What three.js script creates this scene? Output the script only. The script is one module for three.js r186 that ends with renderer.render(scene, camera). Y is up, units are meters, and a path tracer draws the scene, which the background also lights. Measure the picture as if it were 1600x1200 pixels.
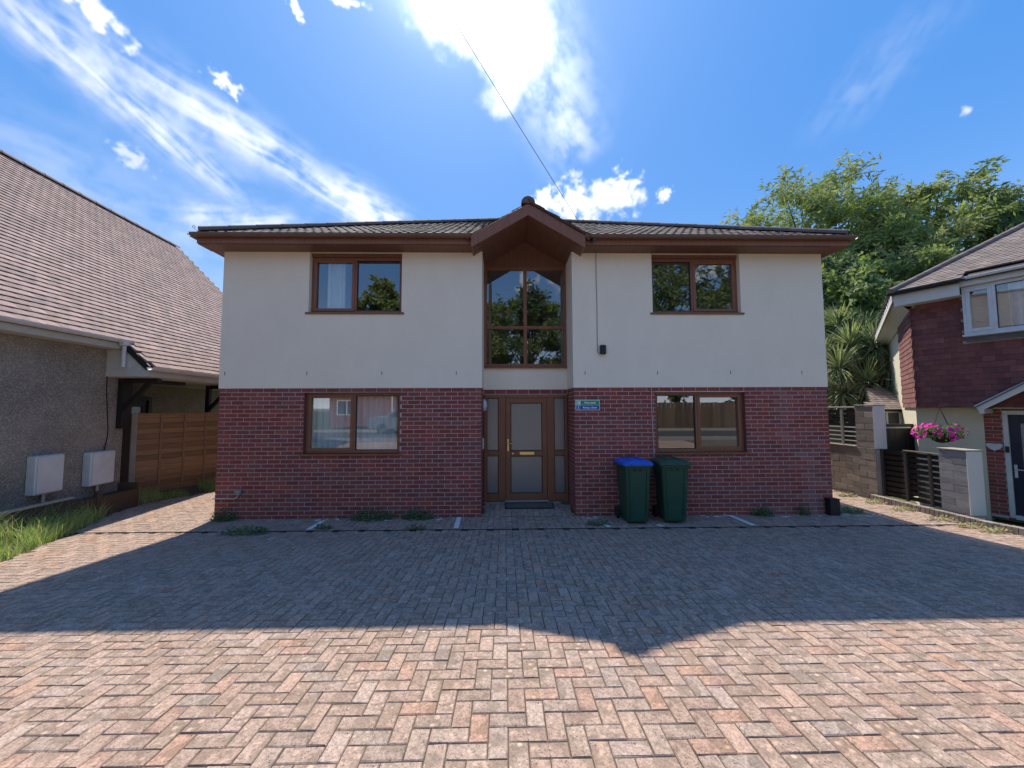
import * as THREE from 'three';
import { mergeGeometries } from 'three/addons/utils/BufferGeometryUtils.js';
import { RoundedBoxGeometry } from 'three/addons/geometries/RoundedBoxGeometry.js';

// ------------------------------------------------------------------ camera, sky, sun, exposure
const scene = new THREE.Scene();
const camera = new THREE.PerspectiveCamera(2 * Math.atan(600 / 601) * 180 / Math.PI, 4 / 3, 0.05, 600);
camera.rotation.order = 'YXZ';
camera.position.set(-0.419, 1.883, 7.001);
camera.rotation.set(0.06253, -0.018873, -0.00363);
scene.add(camera);
camera.updateMatrixWorld(true); camera.updateProjectionMatrix();

const renderer = new THREE.WebGLRenderer({ antialias: true });
renderer.setSize(1024, 768);
renderer.toneMapping = THREE.LinearToneMapping;
renderer.toneMappingExposure = 1.86;
renderer.shadowMap.enabled = true;

const sunDir = new THREE.Vector3(-0.095, 1, -0.69).normalize();
const sun = new THREE.DirectionalLight(new THREE.Color(1.0, 0.91, 0.78), 3.5);
sun.position.copy(sunDir).multiplyScalar(60);
sun.castShadow = true; sun.shadow.mapSize.set(4096, 4096); sun.shadow.radius = 1.5;
Object.assign(sun.shadow.camera, { left: -32, right: 32, top: 32, bottom: -32, near: 1, far: 140 });
scene.add(sun, sun.target);

// ------------------------------------------------------------------ random and noise
function rng(seed) { let a = seed >>> 0; return () => { a = (a + 0x6D2B79F5) | 0; let t = Math.imul(a ^ (a >>> 15), 1 | a); t = (t + Math.imul(t ^ (t >>> 7), 61 | t)) ^ t; return ((t ^ (t >>> 14)) >>> 0) / 4294967296; }; }
const RT = (() => { const r = rng(12345), t = new Float32Array(65536); for (let i = 0; i < 65536; i++) t[i] = r(); return t; })();
const hash3 = (x, y, z) => { let h = Math.imul(x, 73856093) ^ Math.imul(y, 19349663) ^ Math.imul(z, 83492791); h ^= h >>> 15; return RT[h & 65535]; };
const sm = (t) => t * t * (3 - 2 * t), lerp = (a, b, t) => a + (b - a) * t, clamp = (x, a = 0, b = 1) => Math.min(b, Math.max(a, x));
const step = (a, b, x) => sm(clamp((x - a) / (b - a)));
function vn2(x, y, per, seed) {           // tiling value noise
  const xf = Math.floor(x), yf = Math.floor(y), fx = x - xf, fy = y - yf, u = fx * fx * (3 - 2 * fx), v = fy * fy * (3 - 2 * fy);
  const x0 = ((xf % per) + per) % per, y0 = ((yf % per) + per) % per, x1 = x0 + 1 === per ? 0 : x0 + 1, y1 = y0 + 1 === per ? 0 : y0 + 1;
  const a = hash3(x0, y0, seed), b = hash3(x1, y0, seed), c = hash3(x0, y1, seed), d = hash3(x1, y1, seed);
  const p = a + (b - a) * u, q = c + (d - c) * u; return p + (q - p) * v;
}
function fbm2(u, v, per, oct, seed) { let s = 0, w = 0.5, t = 0; for (let i = 0; i < oct; i++) { s += w * vn2(u * per, v * per, per, seed + i); t += w; per *= 2; w *= 0.55; } return s / t; }
function vn3(x, y, z, seed) {
  const xi = Math.floor(x), yi = Math.floor(y), zi = Math.floor(z), fx = x - xi, fy = y - yi, fz = z - zi, u = fx * fx * (3 - 2 * fx), v = fy * fy * (3 - 2 * fy), w = fz * fz * (3 - 2 * fz), X = xi + seed * 57;
  const a = hash3(X, yi, zi), b = hash3(X + 1, yi, zi), c = hash3(X, yi + 1, zi), d = hash3(X + 1, yi + 1, zi), e = hash3(X, yi, zi + 1), f = hash3(X + 1, yi, zi + 1), g = hash3(X, yi + 1, zi + 1), h = hash3(X + 1, yi + 1, zi + 1);
  const p = a + (b - a) * u, q = c + (d - c) * u, r = e + (f - e) * u, s = g + (h - g) * u, m = p + (q - p) * v, n = r + (s - r) * v; return m + (n - m) * w;
}
function fbm3(x, y, z, oct, seed) { let s = 0, w = 0.5, t = 0; for (let i = 0; i < oct; i++) { s += w * vn3(x, y, z, seed + i); t += w; x *= 2.03; y *= 2.03; z *= 2.03; w *= 0.55; } return s / t; }

// ------------------------------------------------------------------ sky: blue air, cirrus bands and a few cumulus puffs
const cloudTable = [   // kind (w wisp, p puff, s cloud before the sun), strength, middle, long half axis, short half axis
  ['w', 0.85, [-0.6174, 0.499, -0.608], [0.0612, -0.0863, -0.133], [0.0160, 0.0190, -0.0004]],
  ['w', 0.55, [-0.6447, 0.533, -0.5479], [0.0287, -0.0309, -0.0638], [0.0245, 0.0301, 0.0005]],
  ['w', 0.90, [-0.4441, 0.4957, -0.7464], [0.2215, -0.0529, -0.1669], [-0.0185, -0.0275, -0.0072]],
  ['w', 0.80, [-0.292, 0.4501, -0.8439], [0.0799, -0.0219, -0.0393], [-0.0166, -0.0257, -0.008]],
  ['w', 0.20, [-0.5553, 0.4994, -0.665], [0.0919, -0.0226, -0.0937], [-0.0413, -0.063, -0.0128]],
  ['w', 0.26, [-0.6574, 0.3569, -0.6636], [0.145, -0.0388, -0.1645], [-0.0327, -0.0673, -0.0038]],
  ['w', 0.75, [-0.5174, 0.3751, -0.7692], [0.0884, 0.0124, -0.0534], [-0.003, -0.0292, -0.0122]],
  ['p', 0.50, [-0.6339, 0.4287, -0.6437], [0.0163, 0.0011, -0.0153], [-0.0067, -0.0149, -0.0034]],
  ['p', 1.00, [-0.6067, 0.5839, -0.5395], [0.0277, 0.0044, -0.0264], [-0.0133, -0.0168, -0.0032]],
  ['p', 1.00, [-0.4916, 0.576, -0.6531], [0.0198, -0.0006, -0.0154], [-0.0076, -0.0102, -0.0034]],
  ['p', 0.90, [-0.3598, 0.6901, -0.6279], [0.0034, -0.0098, -0.0127], [0.0075, 0.0038, -0.0001]],
  ['p', 0.75, [-0.2735, 0.7176, -0.6405], [0.0411, 0.0058, -0.011], [-0.0021, -0.0058, -0.0056]],
  ['s', 1.00, [-0.0548, 0.7784, -0.6254], [0.1326, 0.0067, -0.0033], [-0.0082, -0.0811, -0.1002]],
  ['s', 1.00, [0.0095, 0.707, -0.7072], [0.0687, 0.0001, 0.001], [0.014, -0.0682, -0.068]],
  ['w', 0.55, [0.1067, 0.6452, -0.7565], [0.0896, -0.0695, -0.0467], [-0.0583, -0.023, -0.0279]],
  ['p', 1.00, [0.2236, 0.473, -0.8522], [0.0783, -0.0152, 0.0121], [-0.0037, -0.0425, -0.0245]],
  ['p', 1.00, [0.2646, 0.4907, -0.8302], [0.0312, 0.0002, 0.0101], [0.0045, -0.0309, -0.0168]],
  ['p', 1.00, [0.1595, 0.4752, -0.8653], [0.0497, -0.0083, 0.0046], [-0.0028, -0.0385, -0.0216]],
  ['p', 0.95, [0.0898, 0.4861, -0.8693], [0.032, 0.0081, 0.0078], [0.0084, -0.0206, -0.0106]],
  ['p', 0.90, [0.3506, 0.4662, -0.8122], [0.0177, -0.0054, 0.0046], [0.0022, -0.0125, -0.0062]],
  ['w', 0.16, [0.6085, 0.5433, -0.5784], [-0.0048, 0.0618, 0.053], [0.0249, -0.0203, 0.0071]],
  ['p', 0.60, [0.7063, 0.4507, -0.5458], [0.0032, 0.0016, 0.0055], [0.0037, -0.006, -0.0001]],
];
{ // the same mix of wisps and puffs over the rest of the sky
  const r = rng(77);
  for (let i = 0; i < 34; i++) {
    const az = Math.PI * (0.12 + 0.76 * r()) , el = 0.3 + 0.75 * r();         // the half of the sky behind the photographer
    const c = new THREE.Vector3(Math.cos(az) * Math.cos(el), Math.sin(el), Math.sin(az) * Math.cos(el));
    const e = new THREE.Vector3(-Math.sin(az), 0, Math.cos(az)), f = new THREE.Vector3().crossVectors(c, e), wisp = r() < 0.6, L = wisp ? 0.12 + 0.16 * r() : 0.03 + 0.05 * r(), t = r() * 3;
    const A = e.clone().multiplyScalar(Math.cos(t) * L).addScaledVector(f, Math.sin(t) * L), q = wisp ? 0.28 : 0.55, B = e.clone().multiplyScalar(-Math.sin(t) * L * q).addScaledVector(f, Math.cos(t) * L * q);
    cloudTable.push([wisp ? 'w' : 'p', wisp ? 0.4 + 0.4 * r() : 0.95, c.toArray(), A.toArray(), B.toArray()]);
  }
}
function paintSky() {
  const W = 3072, H = 1536, data = new Float32Array(W * H * 4), s = sunDir;
  const feats = cloudTable.map(([k, g, c, a, b], i) => ({ k, g, c, a, b, aa: a[0] ** 2 + a[1] ** 2 + a[2] ** 2, bb: b[0] ** 2 + b[1] ** 2 + b[2] ** 2, i, fr: Math.min(150, Math.max(30, 2.9 / Math.hypot(...a))), reach: Math.cos(Math.min(1.2, 2.2 * Math.max(Math.hypot(...a), Math.hypot(...b)))) }));
  for (let row = 0; row < H; row++) {
    const up = ((row + 0.5) / H - 0.5) * Math.PI, y = Math.sin(up), cu = Math.cos(up);
    for (let col = 0; col < W; col++) {
      const az = ((col + 0.5) / W - 0.5) * 2 * Math.PI, x = Math.cos(az) * cu, z = Math.sin(az) * cu, o = (row * W + col) * 4;
      if (y < -0.02) { data[o] = 0.22; data[o + 1] = 0.2; data[o + 2] = 0.17; data[o + 3] = 1; continue; }
      const cs = clamp(x * s.x + y * s.y + z * s.z, -1, 1), ang = Math.acos(cs), hz = Math.pow(1 - clamp(y), 3.2);
      let R = lerp(0.028, 0.09, hz), G = lerp(0.158, 0.30, hz), B = lerp(0.46, 0.62, hz);
      const pale = Math.exp(-Math.max(0, y) / 0.13);                      // white haze low down, all round
      R = lerp(R, 0.98, pale * 0.85); G = lerp(G, 1.02, pale * 0.85); B = lerp(B, 1.06, pale * 0.85);
      const glow = 0.35 * Math.exp(-ang / 0.28) + 2.2 * Math.exp(-((ang / 0.10) ** 2)); // aureole of the sun
      R += glow * 0.95; G += glow; B += glow * 1.0;
      let cover = 0, dens = 0;
      for (const f of feats) {
        const k = x * f.c[0] + y * f.c[1] + z * f.c[2];
        if (k < f.reach) continue;
        const ox = x / k - f.c[0], oy = y / k - f.c[1], oz = z / k - f.c[2];
        const a = (ox * f.a[0] + oy * f.a[1] + oz * f.a[2]) / f.aa, b = (ox * f.b[0] + oy * f.b[1] + oz * f.b[2]) / f.bb, r2 = a * a + b * b;
        if (r2 > 4.5) continue;
        let v;
        if (f.k === 'w') {
          const wx = fbm3(x * 9, y * 9, z * 9, 4, 5) - 0.5, a2 = a + wx * 0.9, b2 = b + wx * 0.9;
          const st = fbm3(a * 2.6 + f.i * 7, b * 3.2 + a * 1.4 + wx * 2, f.i, 4, 3) * 0.65 + fbm3(x * 34 + wx * 5, y * 34, z * 34 + wx * 5, 5, 9) * 0.5;
          v = f.g * Math.exp(-b2 * b2 * 1.1) * (1 - step(0.55, 1.35, Math.abs(a2))) * 0.82 * step(0.26, 0.86, st);
        } else {
          const q = f.k === 's' ? 24 : f.fr, n = fbm3(x * q, y * q, z * q, 6, 11) - 0.5;
          const d = 1 - Math.sqrt(r2) + n * (f.k === 's' ? 1.2 : 2.6);
          v = f.g * step(f.k === 's' ? -0.3 : -0.15, f.k === 's' ? 0.85 : 0.85, d);
        }
        cover = 1 - (1 - cover) * (1 - clamp(v)); dens = Math.max(dens, v);
      }
      if (cover > 0) {
        const lit = 0.60 + 0.16 * fbm3(x * 26, y * 26, z * 26, 4, 21) + 2.6 * Math.exp(-ang / 0.2);
        R = lerp(R, lit * 0.97, cover); G = lerp(G, lit * 0.985, cover); B = lerp(B, lit, cover);
      }
      data[o] = Math.min(R * 0.95, 9); data[o + 1] = Math.min(G * 0.95, 9); data[o + 2] = Math.min(B * 0.95, 9); data[o + 3] = 1;
    }
  }
  const tex = new THREE.DataTexture(data, W, H, THREE.RGBAFormat, THREE.FloatType);
  tex.mapping = THREE.EquirectangularReflectionMapping; tex.magFilter = tex.minFilter = THREE.LinearFilter; tex.needsUpdate = true;
  scene.background = tex; scene.environment = tex;
}
paintSky();
console.log('sky done');

// ------------------------------------------------------------------ textures
const ENC = Array.from({ length: 4097 }, (_, i) => { const c = i / 4096; return 255 * (c <= 0.0031308 ? c * 12.92 : 1.055 * Math.pow(c, 1 / 2.4) - 0.055); }), enc = (c) => ENC[Math.round(clamp(c) * 4096)];
function tex(size, fn, color = true) {
  const d = new Uint8Array(size * size * 4);
  for (let j = 0; j < size; j++) for (let i = 0; i < size; i++) {
    const c = fn((i + 0.5) / size, (j + 0.5) / size), o = (j * size + i) * 4, g = typeof c === 'number';
    for (let k = 0; k < 3; k++) { const v = g ? c : c[k]; d[o + k] = color ? enc(v) : 255 * clamp(v); }
    d[o + 3] = 255;
  }
  const t = new THREE.DataTexture(d, size, size);
  t.wrapS = t.wrapT = THREE.RepeatWrapping; t.magFilter = THREE.LinearFilter; t.minFilter = THREE.LinearMipmapLinearFilter; t.generateMipmaps = true; t.needsUpdate = true;
  if (color) t.colorSpace = THREE.SRGBColorSpace;
  return t;
}
const sized = (t, metres) => { const c = t.clone(); c.repeat.set(1 / metres, 1 / metres); c.needsUpdate = true; return c; };
// scattered round spots on a tiling square, for lichen, grit and aggregate
function spots(n, rMin, rMax, seed) {
  const r = rng(seed), cells = Math.min(96, Math.max(8, Math.floor(0.9 / rMax))), grid = Array.from({ length: cells * cells }, () => []);
  for (let i = 0; i < n; i++) { const s = { x: r(), y: r(), r: rMin + (rMax - rMin) * r() ** 2.2, v: r() }; grid[Math.floor(s.y * cells) * cells + Math.floor(s.x * cells)].push(s); }
  return (u, v) => {
    let best = 0; const ci = Math.floor(u * cells), cj = Math.floor(v * cells);
    for (let j = -1; j <= 1; j++) for (let i = -1; i <= 1; i++) for (const s of grid[((cj + j + cells) % cells) * cells + ((ci + i + cells) % cells)]) {
      let dx = Math.abs(u - s.x), dy = Math.abs(v - s.y); if (dx > 0.5) dx = 1 - dx; if (dy > 0.5) dy = 1 - dy;
      const d = Math.hypot(dx, dy) / s.r; if (d < 1) best = Math.max(best, (1 - step(0.6, 1, d)) * (0.5 + 0.5 * s.v));
    }
    return best;
  };
}
const lichen = spots(420, 0.002, 0.012, 3), grit = spots(8000, 0.0012, 0.0038, 4);
const paverMap = tex(1280, (u, v) => {
  const broad = fbm2(u, v, 6, 4, 1), mid = fbm2(u, v, 48, 3, 2), fine = fbm2(u, v, 300, 2, 3), dirt = step(0.50, 0.66, fbm2(u, v, 20, 5, 41)), g = grit(u, v);
  const l = clamp(lichen(u, v) * (0.35 + fbm2(u, v, 180, 2, 8)));
  const blot = fbm2(u, v, 104, 2, 6); let k = 0.40 + 0.20 * broad + 0.20 * mid + 0.36 * (blot - 0.5) + 0.46 * (fine - 0.5) - 0.30 * g;
  let c = [k, k * (0.985 + 0.03 * mid), k * (0.97 + 0.05 * broad)];
  const dk = 0.50 * dirt; c = c.map((x, i) => lerp(x, [0.27, 0.275, 0.25][i], dk));
  return c.map((x, i) => lerp(x, [0.95, 0.93, 0.86][i], l * 0.95));
});
const paverBump = tex(1024, (u, v) => 0.5 * fbm2(u, v, 200, 3, 3) + 0.3 * fbm2(u, v, 40, 3, 2) + 0.2 - 0.25 * grit(u, v), false);
const grainMap = tex(512, (u, v) => 0.72 + 0.28 * fbm2(u, v, 8, 6, 31));
const grainBump = tex(512, (u, v) => fbm2(u, v, 24, 5, 33), false);
const brickMap = tex(1024, (u, v) => {
  const a = fbm2(u, v, 12, 5, 51), f = fbm2(u, v, 160, 3, 52), w = step(0.56, 0.72, fbm2(u, v, 9, 5, 57));
  const k = 0.58 + 0.34 * a + 0.26 * (f - 0.5);
  return [lerp(k, 0.80, w * 0.28), lerp(k, 0.86, w * 0.28), lerp(k, 0.92, w * 0.28)];
});
const brickBump = tex(512, (u, v) => 0.6 * fbm2(u, v, 80, 3, 61) + 0.4 * fbm2(u, v, 16, 3, 62), false);
const renderMap = tex(1024, (u, v) => {
  const a = fbm2(u, v, 4, 5, 71), f = fbm2(u, v, 220, 2, 72), st = fbm2(u, v * 0.25, 12, 4, 73), k = 0.92 + 0.08 * a + 0.07 * (f - 0.5) - 0.05 * st;
  return [k, k * 0.995, k * 0.985];
});
const renderBump = tex(512, (u, v) => fbm2(u, v, 90, 3, 74), false);
const dashBumpSpots = spots(7000, 0.003, 0.010, 81);
const dashMap = tex(1024, (u, v) => { const s = dashBumpSpots(u, v), f = fbm2(u, v, 120, 3, 82), b = fbm2(u, v, 5, 4, 83), k = 0.42 + 0.35 * s + 0.35 * (f - 0.5) + 0.24 * (b - 0.5); return [k, k * 0.985, k * (0.93 + 0.1 * f)]; });
const dashBump = tex(1024, (u, v) => 0.85 * dashBumpSpots(u, v) + 0.15 * fbm2(u, v, 120, 2, 82), false);
const woodMap = tex(512, (u, v) => { const g = fbm2(u, v * 0.999, 4, 2, 91), s = vn2(u * 160 + 6 * g, v * 3, 160, 92), l = vn2(u * 40 + 3 * g, v * 2, 40, 93); const k = 0.62 + 0.22 * l + 0.16 * s; return [k, k * 0.97, k * 0.93]; });   // grain runs along v
const woodBump = tex(512, (u, v) => 0.6 * vn2(u * 160, v * 3, 160, 92) + 0.4 * vn2(u * 40, v * 2, 40, 93), false);
const tileMap = tex(1024, (u, v) => {
  const a = fbm2(u, v, 10, 5, 101), f = fbm2(u, v, 140, 3, 102), li = step(0.60, 0.70, fbm2(u, v, 26, 5, 103)), k = 0.60 + 0.3 * a + 0.25 * (f - 0.5);
  return [lerp(k, 0.95, li * 0.45), lerp(k, 0.97, li * 0.45), lerp(k, 0.86, li * 0.45)];
});
const soilMap = tex(512, (u, v) => { const a = fbm2(u, v, 10, 6, 111), f = fbm2(u, v, 90, 3, 112); const k = 0.45 + 0.5 * a + 0.5 * (f - 0.5); return [k, k * 0.93, k * 0.85]; });
const asphaltMap = tex(512, (u, v) => 0.62 + 0.5 * (fbm2(u, v, 160, 2, 121) - 0.5) + 0.3 * fbm2(u, v, 8, 4, 122));
const frostBump = tex(512, (u, v) => fbm2(u, v, 64, 3, 131), false);
console.log('textures done');

// ------------------------------------------------------------------ materials (linear base colours)
const lin = (r, g, b) => new THREE.Color().setRGB(r, g, b);
const M = {};
function std(name, color, o = {}) {
  const { map, mapSize = 1, bump, bumpSize = mapSize, bumpScale = 0.001, ...rest } = o;
  const m = new THREE.MeshPhysicalMaterial({ color: lin(...color), roughness: 0.85, ...rest });
  if (map) m.map = sized(map, mapSize);
  if (bump) { m.bumpMap = sized(bump, bumpSize); m.bumpScale = bumpScale; }
  m.name = name; return (M[name] = m);
}
std('paver', [1, 1, 1], { vertexColors: true, map: paverMap, mapSize: 1.6, bump: paverBump, bumpSize: 1.1, bumpScale: 0.0022, roughness: 0.92 });
std('jointSand', [0.14, 0.105, 0.08], { map: soilMap, mapSize: 0.7, bump: grainBump, bumpSize: 0.3, bumpScale: 0.003, roughness: 1 });
std('driveFar', [0.60, 0.43, 0.335], { map: paverMap, mapSize: 1.6 });
std('brick', [1, 1, 1], { vertexColors: true, map: brickMap, mapSize: 1.3, bump: brickBump, bumpSize: 0.5, bumpScale: 0.0015, roughness: 0.9 });
std('mortar', [0.62, 0.50, 0.46], { map: grainMap, mapSize: 0.8, bump: grainBump, bumpSize: 0.2, bumpScale: 0.001 });
std('render', [0.92, 0.83, 0.67], { map: renderMap, mapSize: 2.6, bump: renderBump, bumpSize: 0.5, bumpScale: 0.0012, roughness: 0.9 });
std('brownPlastic', [0.30, 0.122, 0.064], { map: woodMap, mapSize: 0.9, bump: woodBump, bumpSize: 0.9, bumpScale: 0.0002, roughness: 0.42 });
std('brownBoard', [0.22, 0.10, 0.066], { map: woodMap, mapSize: 0.9, roughness: 0.5 });
std('brownGutter', [0.20, 0.125, 0.098], { map: grainMap, mapSize: 1.2, roughness: 0.45 });
std('roofTile', [1, 1, 1], { vertexColors: true, map: tileMap, mapSize: 1.1, bump: grainBump, bumpSize: 0.25, bumpScale: 0.0015, roughness: 0.9 });
std('blackPlastic', [0.012, 0.012, 0.013], { roughness: 0.5 });
std('rubber', [0.02, 0.02, 0.02], { roughness: 0.9 });
std('whitePlastic', [0.74, 0.74, 0.72], { map: grainMap, mapSize: 1.3, roughness: 0.4 });
std('offWhite', [0.62, 0.60, 0.54], { map: grainMap, mapSize: 1.1, roughness: 0.6 });
std('whitePaint', [0.70, 0.68, 0.62], { map: renderMap, mapSize: 1.1, bump: renderBump, bumpSize: 0.4, bumpScale: 0.002 });
std('cream', [0.72, 0.66, 0.50], { map: renderMap, mapSize: 1.7, bump: renderBump, bumpSize: 0.5, bumpScale: 0.003 });
std('pebbledash', [0.60, 0.53, 0.44], { map: dashMap, mapSize: 1.4, bump: dashBump, bumpSize: 1.4, bumpScale: 0.009, roughness: 0.95 });
std('darkTimber', [0.018, 0.014, 0.013], { map: woodMap, mapSize: 0.8, roughness: 0.6 });
std('fenceBoard', [0.36, 0.22, 0.135], { vertexColors: true, map: woodMap, mapSize: 0.7, bump: woodBump, bumpSize: 0.7, bumpScale: 0.0015 });
std('concrete', [0.36, 0.335, 0.28], { map: grainMap, mapSize: 0.8, bump: grainBump, bumpSize: 0.25, bumpScale: 0.002 });
std('blockwork', [1, 1, 1], { vertexColors: true, map: brickMap, mapSize: 1.0, bump: brickBump, bumpSize: 0.5, bumpScale: 0.003 });
std('brass', [0.80, 0.58, 0.24], { metalness: 1, roughness: 0.28 });
std('steel', [0.55, 0.56, 0.57], { metalness: 1, roughness: 0.35 });
std('binGreen', [0.018, 0.085, 0.052], { map: grainMap, mapSize: 0.7, roughness: 0.42 });
std('binBlue', [0.006, 0.13, 0.66], { map: grainMap, mapSize: 0.7, roughness: 0.4 });
std('linePaint', [0.82, 0.82, 0.79], { map: grainMap, mapSize: 0.3, roughness: 0.8 });
std('soil', [0.13, 0.095, 0.065], { map: soilMap, mapSize: 0.9, bump: grainBump, bumpSize: 0.3, bumpScale: 0.01, roughness: 1 });
std('lawn', [0.07, 0.10, 0.03], { map: soilMap, mapSize: 1.4, roughness: 1 });
std('asphalt', [0.075, 0.075, 0.078], { map: asphaltMap, mapSize: 1.2, roughness: 0.95 });
std('leaf', [1, 1, 1], { vertexColors: true, roughness: 1, transmission: 0.5, thickness: 0 });
std('blade', [1, 1, 1], { vertexColors: true, roughness: 1, transmission: 0.45, thickness: 0 });
std('bark', [0.10, 0.08, 0.06], { map: grainMap, mapSize: 0.5, bump: grainBump, bumpSize: 0.4, bumpScale: 0.01 });
std('roomPaint', [0.30, 0.29, 0.27]);
std('roomFloor', [0.10, 0.08, 0.06]);
std('curtain', [0.88, 0.88, 0.86], { roughness: 0.95, transmission: 0.25, thickness: 0 });
std('lead', [0.16, 0.18, 0.21], { map: grainMap, mapSize: 0.6, roughness: 0.6, metalness: 0.2 });
std('navy', [0.012, 0.02, 0.045], { roughness: 0.3 });
std('petal', [1, 1, 1], { vertexColors: true, roughness: 1, transmission: 0.3, thickness: 0 });
M.glass = new THREE.MeshPhysicalMaterial({ color: lin(0.80, 0.86, 0.86), roughness: 0.0, transmission: 1, thickness: 0, ior: 2.6 }); M.glass.name = 'glass';
std('frosted', [0.13, 0.14, 0.14], { roughness: 0.22, ior: 2.3, bump: frostBump, bumpSize: 0.22, bumpScale: 0.0012 });

// ------------------------------------------------------------------ geometry helpers
const camPos = camera.position.clone();
const V = (x, y, z) => new THREE.Vector3(x, y, z);
function metreUV(g, du = 0, dv = 0) {      // box mapping in metres from the geometry's own positions
  if (g.index) g = g.toNonIndexed();
  const p = g.attributes.position, n = g.attributes.normal, uv = new Float32Array(p.count * 2);
  for (let t = 0; t < p.count; t += 3) {
    let x = 0, y = 0, z = 0; for (let k = 0; k < 3; k++) { x += n.getX(t + k); y += n.getY(t + k); z += n.getZ(t + k); }
    x = Math.abs(x); y = Math.abs(y); z = Math.abs(z);
    for (let k = 0; k < 3; k++) {
      const i = t + k, X = p.getX(i), Y = p.getY(i), Z = p.getZ(i), o = i * 2;
      if (y >= x && y >= z) { uv[o] = X; uv[o + 1] = Z; } else if (x >= z) { uv[o] = Z; uv[o + 1] = Y; } else { uv[o] = X; uv[o + 1] = Y; }
      uv[o] += du; uv[o + 1] += dv;
    }
  }
  g.setAttribute('uv', new THREE.BufferAttribute(uv, 2)); return g;
}
const box = (x0, x1, y0, y1, z0, z1) => { const g = new THREE.BoxGeometry(x1 - x0, y1 - y0, z1 - z0); g.translate((x0 + x1) / 2, (y0 + y1) / 2, (z0 + z1) / 2); return g; };
const rbox = (x0, x1, y0, y1, z0, z1, r = 0.006) => { const g = new RoundedBoxGeometry(x1 - x0, y1 - y0, z1 - z0, 2, Math.min(r, (x1 - x0) / 2.1, (y1 - y0) / 2.1, (z1 - z0) / 2.1)); g.translate((x0 + x1) / 2, (y0 + y1) / 2, (z0 + z1) / 2); return g; };
function clean(g) { g = g.index ? g.toNonIndexed() : g; for (const k of Object.keys(g.attributes)) if (!['position', 'normal', 'uv', 'color'].includes(k)) g.deleteAttribute(k); if (!g.attributes.normal) g.computeVertexNormals(); if (!g.attributes.uv) g.setAttribute('uv', new THREE.BufferAttribute(new Float32Array(g.attributes.position.count * 2), 2)); g.clearGroups(); return g; }
const merge = (list) => (list.length === 1 ? clean(list[0]) : mergeGeometries(list.map(clean)));
function turnUV(g) { const u = g.attributes.uv; for (let i = 0; i < u.count; i++) { const a = u.getX(i); u.setXY(i, u.getY(i), a); } return g; }
function tint(g, c) { const n = g.attributes.position.count, a = new Float32Array(n * 3); for (let i = 0; i < n; i++) { a[i * 3] = c[0]; a[i * 3 + 1] = c[1]; a[i * 3 + 2] = c[2]; } g.setAttribute('color', new THREE.BufferAttribute(a, 3)); return g; }
const used = new Map();
function numbered(n) { const k = used.get(n) || 0; used.set(n, k + 1); return k ? n + '_' + String(k).padStart(3, '0') : n; }
function mesh(name, geos, mat, parent, uv = true) {
  let g = merge(Array.isArray(geos) ? geos : [geos]); if (uv) g = metreUV(g);
  const m = new THREE.Mesh(g, mat); m.name = name; m.castShadow = m.receiveShadow = true; parent.add(m); return m;
}
function thing(name, label, category, group, pos) {
  const o = new THREE.Group(); o.name = numbered(name); o.userData = { label, category }; if (group) o.userData.group = group;
  if (pos) o.position.set(...pos); scene.add(o); return o;
}
function part(name, parent, pos) { const o = new THREE.Group(); o.name = name; if (pos) o.position.set(...pos); parent.add(o); return o; }
function structure(o) { o.userData.kind = 'structure'; o.name = numbered(o.name); return o; }
function tag(o, label, category, group) { o.name = numbered(o.name); o.userData = { ...o.userData, label, category }; if (group) o.userData.group = group; return o; }
// many alike pieces: the 300 that show largest are meshes of their own, the rest is one mesh
function pieces(parent, name, restName, mat, list, most = 300) {
  parent.updateWorldMatrix(true, false);
  const p = V(), q = V();
  for (const e of list) {
    p.setFromMatrixPosition(e.m).applyMatrix4(parent.matrixWorld); q.copy(p).project(camera);
    const inside = Math.abs(q.x) < 1.02 && Math.abs(q.y) < 1.02 && q.z < 1 && q.z > -1;
    e.score = (inside ? 100 : 0) + (e.size || 1) / p.distanceTo(camPos) + (e.bonus || 0);
  }
  list.sort((a, b) => b.score - a.score);
  for (const e of list.slice(0, most)) { const m = new THREE.Mesh(e.g, mat); m.name = name; m.applyMatrix4(e.m); m.castShadow = m.receiveShadow = true; parent.add(m); }
  const rest = list.slice(most);
  if (!rest.length) return;
  let n = 0; for (const e of rest) n += e.g.attributes.position.count;
  const P = new Float32Array(n * 3), N = new Float32Array(n * 3), U = new Float32Array(n * 2), C = new Float32Array(n * 3), nm = new THREE.Matrix3(); let o = 0;
  for (const e of rest) {
    const a = e.g.attributes, k = a.position.count; nm.getNormalMatrix(e.m);
    for (let i = 0; i < k; i++, o++) {
      p.fromBufferAttribute(a.position, i).applyMatrix4(e.m).toArray(P, o * 3); p.fromBufferAttribute(a.normal, i).applyMatrix3(nm).normalize().toArray(N, o * 3);
      U[o * 2] = a.uv.getX(i); U[o * 2 + 1] = a.uv.getY(i); C[o * 3] = a.color.getX(i); C[o * 3 + 1] = a.color.getY(i); C[o * 3 + 2] = a.color.getZ(i);
    }
  }
  const g = new THREE.BufferGeometry(); g.setAttribute('position', new THREE.BufferAttribute(P, 3)); g.setAttribute('normal', new THREE.BufferAttribute(N, 3)); g.setAttribute('uv', new THREE.BufferAttribute(U, 2)); g.setAttribute('color', new THREE.BufferAttribute(C, 3));
  const m = new THREE.Mesh(g, mat); m.name = restName; m.userData.kind = 'stuff'; m.castShadow = m.receiveShadow = true; parent.add(m);
}
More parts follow.
